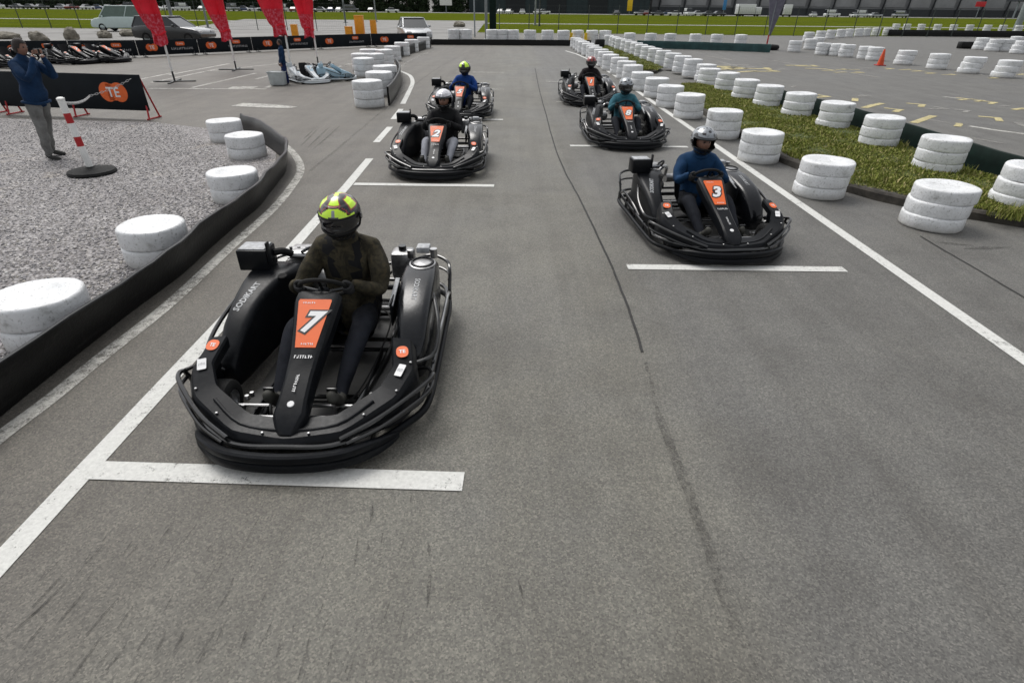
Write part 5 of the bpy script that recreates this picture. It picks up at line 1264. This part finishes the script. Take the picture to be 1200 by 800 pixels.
# vehicles far across the field: simple but whole, one mesh each
def far_vehicle_mesh(kind, paint):
    b = MB()
    if kind == 'truck':
        b.box((-1.2, 0, 2.1), (6.2, 2.5, 2.9), paint, bev=.08); b.box((3.1, 0, 1.6), (2.0, 2.4, 2.2), paint, bev=.25); b.box((3.75, 0, 2.0), (.8, 2.2, .8), 'glass', bev=.05); b.box((0, 0, .6), (8, 2., .3), 'dark_metal')
        xs = (2.9, -2.2, -3.4); r = .5; W = 2.3
    else:
        van = kind == 'van'; L, W, H = (5.2, 1.95, 2.2) if van else (4.4, 1.78, 1.47); zb = 1.1 if van else .92
        b.box((0, 0, (zb+.25)/2), (L, W, zb-.25), paint, bev=.16, seg=3)
        g0, g1, r0, r1 = (-.48, .34, -.46, .2) if van else (-.38, .22, -.22, .05); wb, wt = W*.46, W*.38
        b.add([(g0*L, -wb, zb-.02), (g1*L, -wb, zb-.02), (g1*L, wb, zb-.02), (g0*L, wb, zb-.02), (r0*L, -wt, H), (r1*L, -wt, H), (r1*L, wt, H), (r0*L, wt, H)], [(0, 1, 5, 4), (1, 2, 6, 5), (2, 3, 7, 6), (3, 0, 4, 7), (4, 5, 6, 7)], 'glass')
        b.box(((r0+r1)/2*L, 0, H), ((r1-r0)*L, wt*2+.05, .07), paint, bev=.02); xs = (L*.31, -L*.3); r = .32
        if van: b.box((-.15*L, 0, 1.65), (.6*L, wb*1.92, .95), paint, bev=.1)
    for x in xs:
        for s in (-1, 1): b.cyl((x, s*(W/2-.22), r), (x, s*(W/2+.01), r), r, 'rubber', 14)
    return b.mesh('far_vehicle', 40)
FVM = {}
def far_vehicle(px, py, kind, paint, rz, label, group=None):
    k = (kind, paint)
    if k not in FVM: FVM[k] = far_vehicle_mesh(*k)
    q = G(px, py); o = bpy.data.objects.new({'truck': 'white_truck', 'van': 'parked_van', 'car': 'parked_car'}[kind], FVM[k]); COL.objects.link(o)
    o.location = (q.x, q.y, .008); o.rotation_euler.z = rz; tag(o, label, {'truck': 'truck', 'van': 'van', 'car': 'car'}[kind], group)
def hzy(x): return 8+(x-600)*.0105
fy = lambda x, d=8.0: hzy(x)+d
pal = ['car_white', 'car_silver', 'car_white', 'car_grey', 'car_dark', 'car_white', 'car_silver', 'car_blue', 'car_white', 'car_red', 'car_grey']
rr = random.Random(5); X = []
x = -4
while x < 470: X.append(x); x += rr.choice((11, 13, 15, 18, 24))
X += [587, 597, 612, 629, 637, 722, 750, 757, 770, 781, 790, 806, 818, 831, 842]
X += [952, 1000, 1025]
cn = {'car_white': 'white', 'car_silver': 'silver', 'car_grey': 'grey', 'car_dark': 'black', 'car_blue': 'dark blue', 'car_red': 'dark red'}
for i, x in enumerate(X):
    p = rr.choice(pal) if not 575 < x < 640 else 'car_white'; k = 'van' if rr.random() < .16 else 'car'
    far_vehicle(x, fy(x, rr.uniform(8.3, 8.9)), k, p, rr.choice((0, PI, R(78), R(-85), R(12)))+rr.uniform(-.1, .1), f'small {cn[p]} {k} parked far beyond the green field, {nth(i)} from the left' if i < 59 else 'x', 'vehicles parked far beyond the green field')
for x, lab in ((876, 'long white truck parked beyond the field, left of the grey feather flag'), (921, 'white truck parked beyond the field, right of the grey feather flag')): far_vehicle(x, fy(x, 8.5), 'truck', 'car_white', R(4) if x < 900 else R(70), lab)
for x, lab in ((974, 'white van beyond the field below the grey facade, left of two'), (1009, 'white van beyond the field below the grey facade, right of two'), (1054, 'pale van beyond the field near the right, before dark wall base')): far_vehicle(x, fy(x, 8.4), 'van', 'car_white' if x < 1050 else 'car_silver', R(2), lab, 'white vans beyond the field')

# ------------------------------------------------------------------ fence
def fence(P, H, sp, label):
    P0 = Vector((*P[0], 0)); e = empty('wire_fence', P0); tag(e, label, 'fence')
    L = []; 
    for a, c in zip(P, P[1:]):
        a = Vector((*a, 0)); c = Vector((*c, 0)); n = max(1, round((c-a).length/sp)); L += [a.lerp(c, i/n) for i in range(n)]
    L.append(Vector((*P[-1], 0)))
    b = MB()
    for j in range(7):
        z = .05+(H-.1)*j/6
        for a, c in zip(L, L[1:]): b.cyl(a-P0+Vector((0, 0, z)), c-P0+Vector((0, 0, z)), .004, 'fence_green', 4)
    for a, c in zip(L, L[1:]):
        n = 16
        for i in range(1, n): p = a.lerp(c, i/n)-P0; b.cyl(p+Vector((0, 0, .05)), p+Vector((0, 0, H-.05)), .003, 'fence_green', 4)
    b.build('wire_mesh', e)
    for p in L:
        b = MB(); b.cyl(p-P0, p-P0+Vector((0, 0, H+.05)), .04, 'fence_green', 8, .035); b.build('post', e)
fence([(-66, 60), (-44, 60.2), (-16, 60.2)], 2.3, 2.7, 'wire mesh fence along the green field on the left behind the boulders')
fence([(-1.5, 60.2), (32, 60.3), (58, 64.0), (74, 65.5)], 2.3, 2.7, 'wire mesh fence along the green field behind the track end')

# ------------------------------------------------------------------ far buildings and trees
def wallbox(b, x0, x1, y0, y1, z0, z1, k): b.box(((x0+x1)/2, (y0+y1)/2, (z0+z1)/2), (x1-x0, y1-y0, z1-z0), k)
q0 = G(556, fy(556, 7)); 
e = empty('hangar', (2, 252, 0)); tag(e, 'long dark teal hangar beyond the field in the middle', 'hangar')
b = MB(); wallbox(b, -20, 50, 0, 40, 0, 9, 'hangar_teal')
for i in range(36): b.box((-20+2*i, -.06, 4.5), (.12, .12, 9), 'hangar_teal')
b.build('wall', e)
b = MB(); b.add([(-21, -1, 9.02), (51, -1, 9.02), (51, 20, 12), (-21, 20, 12), (-21, 41, 9.02), (51, 41, 9.02)], [(0, 1, 2, 3), (3, 2, 5, 4), (0, 3, 4), (1, 5, 2), (0, 4, 5, 1)], 'hangar_dark'); b.build('roof', e, flat=True)
for x in (-6, 10, 26): b = MB(); b.box((x+4, -.14, 2.9), (7.5, .1, 5.8), 'hangar_dark'); b.build('door', e)
e = empty('terminal_building', (8, 262, 0)); tag(e, 'long grey terminal building with dark bays beyond the field on the right', 'building')
b = MB(); wallbox(b, 47, 260, 0, 45, 0, 11, 'facade_grey'); b.build('wall', e)
b = MB(); wallbox(b, 46, 262, -3, 47, 11.02, 12.2, 'facade_panel'); b.build('roof', e)
b = MB(); wallbox(b, 47, 260, -.2, -.01, 0, 2.6, 'facade_dark'); b.build('base_band', e)
for i in range(21):
    x = 50+10*i
    b = MB(); b.box((x+4.7, -.15, 5.3), (8.0, .2, 4.2), 'facade_panel', bev=.03)
    b.build('panel', e)
    b = MB(); b.tube([(x, -.2, 0), (x, -.9, 6), (x, -2.4, 11)], .28, 'facade_dark', 8); b.build('column', e)
for i in range(20): b = MB(); b.box((54.7+10*i, -.12, 8.9), (8.2, .22, 1.6), 'facade_dark'); b.build('window', e)
b = MB(); e = empty('canopy', G(1196, fy(1196, 7.8))); tag(e, 'dark flat canopy at the top right corner before the terminal', 'canopy'); b.box((6, 0, 5.7), (22, 8, .5), 'facade_dark', bev=.05); b.build('roof', e)
for x in (-3, 15): b = MB(); b.cyl((x, 0, 0), (x, 0, 5.45), .3, 'grey_metal', 12); b.build('column', e)
def far_sign(px, py, w, h, z, k, label, name='sign_board'):
    q = G(px, py); e = empty(name, q); tag(e, label, 'sign'); b = MB(); b.cyl((0, 0, 0), (0, 0, z+h/2), .09, 'grey_metal', 8); b.build('post', e); b = MB(); b.box((0, -.12, z+h/2), (w, .1, h), k, bev=.02); b.build('sign_plate', e)
far_sign(523, fy(523, 8.2), 4.3, 3.0, 2.3, 'white_paint', 'white square sign before the dark trees left of the signpost')
far_sign(737, fy(737, 8.6), 1.7, 3.4, 1.2, 'sign_yellow', 'tall yellow sign between the teal hangar and the grey building')
far_sign(847, fy(847, 8.6), 1.1, 3.2, 1.8, 'sign_blue', 'narrow blue sign left of the long white truck')
far_sign(1143, fy(1143, 8), 3.6, 1.6, 3.6, 'sign_red', 'red sign high before the grey facade on the right')
# trees: a trunk with limbs and a crown of many leaf faces
def tree_meshes(seed, H):
    rr = random.Random(seed); b = MB(); b.tube(catmull([(0, 0, 0), (.1, 0, H*.25), (-.1, .1, H*.5), (.05, 0, H*.85)], 4), [.34-.024*i for i in range(13)], 'bark', 8)
    C = []
    for i in range(9):
        a = rr.uniform(0, 6.28); z = H*rr.uniform(.12, .6); l = H*rr.uniform(.16, .30); t = Vector((math.cos(a)*l, math.sin(a)*l, l*.45)); b.tube([(0, 0, z), Vector((0, 0, z))+t*.6, Vector((0, 0, z))+t], [.10, .07, .03], 'bark', 6); C.append(Vector((0, 0, z))+t)
    r2 = np.random.default_rng(seed); V = []; F = []
    for i in range(34): a = rr.uniform(0, 6.28); z = H*rr.uniform(.03, 1.0) if i > 11 else H*rr.uniform(.02, .2); m = H*.30*math.sin(min(1, max(.12, (1.05-z/H)*1.5))*PI/2)*rr.uniform(.35, 1); C.append(Vector((math.cos(a)*m, math.sin(a)*m, z)))
    k = 0
    for c in C:
        s = H*rr.uniform(.06, .12)
        for q in range(95):
            p = np.array(c)+r2.normal(0, 1, 3)*s*np.array([.62, .62, .5]); p[2] = max(.1, p[2]); u = r2.normal(0, 1, 3); u /= np.linalg.norm(u); w = np.cross(u, r2.normal(0, 1, 3)); w /= np.linalg.norm(w); l = r2.uniform(.22, .5)
            V += [p-u*l, p+w*l*.5, p+u*l, p-w*l*.5]; F.append((k, k+1, k+2, k+3)); k += 4
    cm = bpy.data.meshes.new('crown'); cm.from_pydata([tuple(v) for v in V], [], F); cm.materials.append(MT['leaves'])
    return b.mesh('trunk'), cm
TMs = [tree_meshes(s, h) for s, h in ((1, 12), (2, 14), (3, 10))]
n = 0
for row, (yy, st) in enumerate(((250, 6.6), (260, 7.6))):
    x = -225+row*3
    while x < (-23 if row == 0 else -20):
        e = empty('tree', (x+rr.uniform(-1, 1), yy+rr.uniform(-2, 2)+x*-.02, 0), rr.uniform(0, 6.28), rr.uniform(.85, 1.15)); tm, cm = rr.choice(TMs)
        for nm, m in (('trunk', tm), ('crown', cm)): o = bpy.data.objects.new(nm, m); COL.objects.link(o); o.parent = e
        tag(e, f'dark leafy tree, {nth(n)} from left in the {"front" if row == 0 else "back"} row beyond the field', 'tree', 'dark trees beyond the field'); n += 1
        x += st*rr.uniform(.8, 1.2)
    n = 0

# ------------------------------------------------------------------ light and view
EL, AZ = R(58), R(-35)      # a high sun behind thick cloud, ahead and to the left
w = bpy.data.worlds.new('World'); SC.world = w; w.use_nodes = True; nt = w.node_tree
sky = nt.nodes.new('ShaderNodeTexSky'); sky.sky_type = 'NISHITA'; sky.sun_disc = False; sky.sun_elevation = EL; sky.sun_rotation = AZ; sky.air_density = 1.; sky.dust_density = 3.; sky.ozone_density = 1.
hs = nt.nodes.new('ShaderNodeHueSaturation'); hs.inputs['Saturation'].default_value = .16; nt.links.new(sky.outputs[0], hs.inputs['Color'])
bg = nt.nodes['Background']; bg.inputs['Strength'].default_value = .11; nt.links.new(hs.outputs[0], bg.inputs['Color'])
sl = bpy.data.lights.new('sun', 'SUN'); so = bpy.data.objects.new('sun', sl); COL.objects.link(so)
sl.energy = 1.0; sl.angle = R(28); sl.color = (1, .97, .93)
d = Vector((math.sin(AZ)*math.cos(EL), math.cos(AZ)*math.cos(EL), math.sin(EL))); so.rotation_euler = d.to_track_quat('Z', 'Y').to_euler()
vs = SC.view_settings; vs.view_transform = 'Standard'; vs.look = 'None'; vs.exposure = .74; vs.gamma = 1; vs.use_curve_mapping = False
SC.cycles.pixel_filter_type = 'BLACKMAN_HARRIS'; SC.cycles.filter_width = 1.55; SC.cycles.max_bounces = 6; SC.cycles.transparent_max_bounces = 12
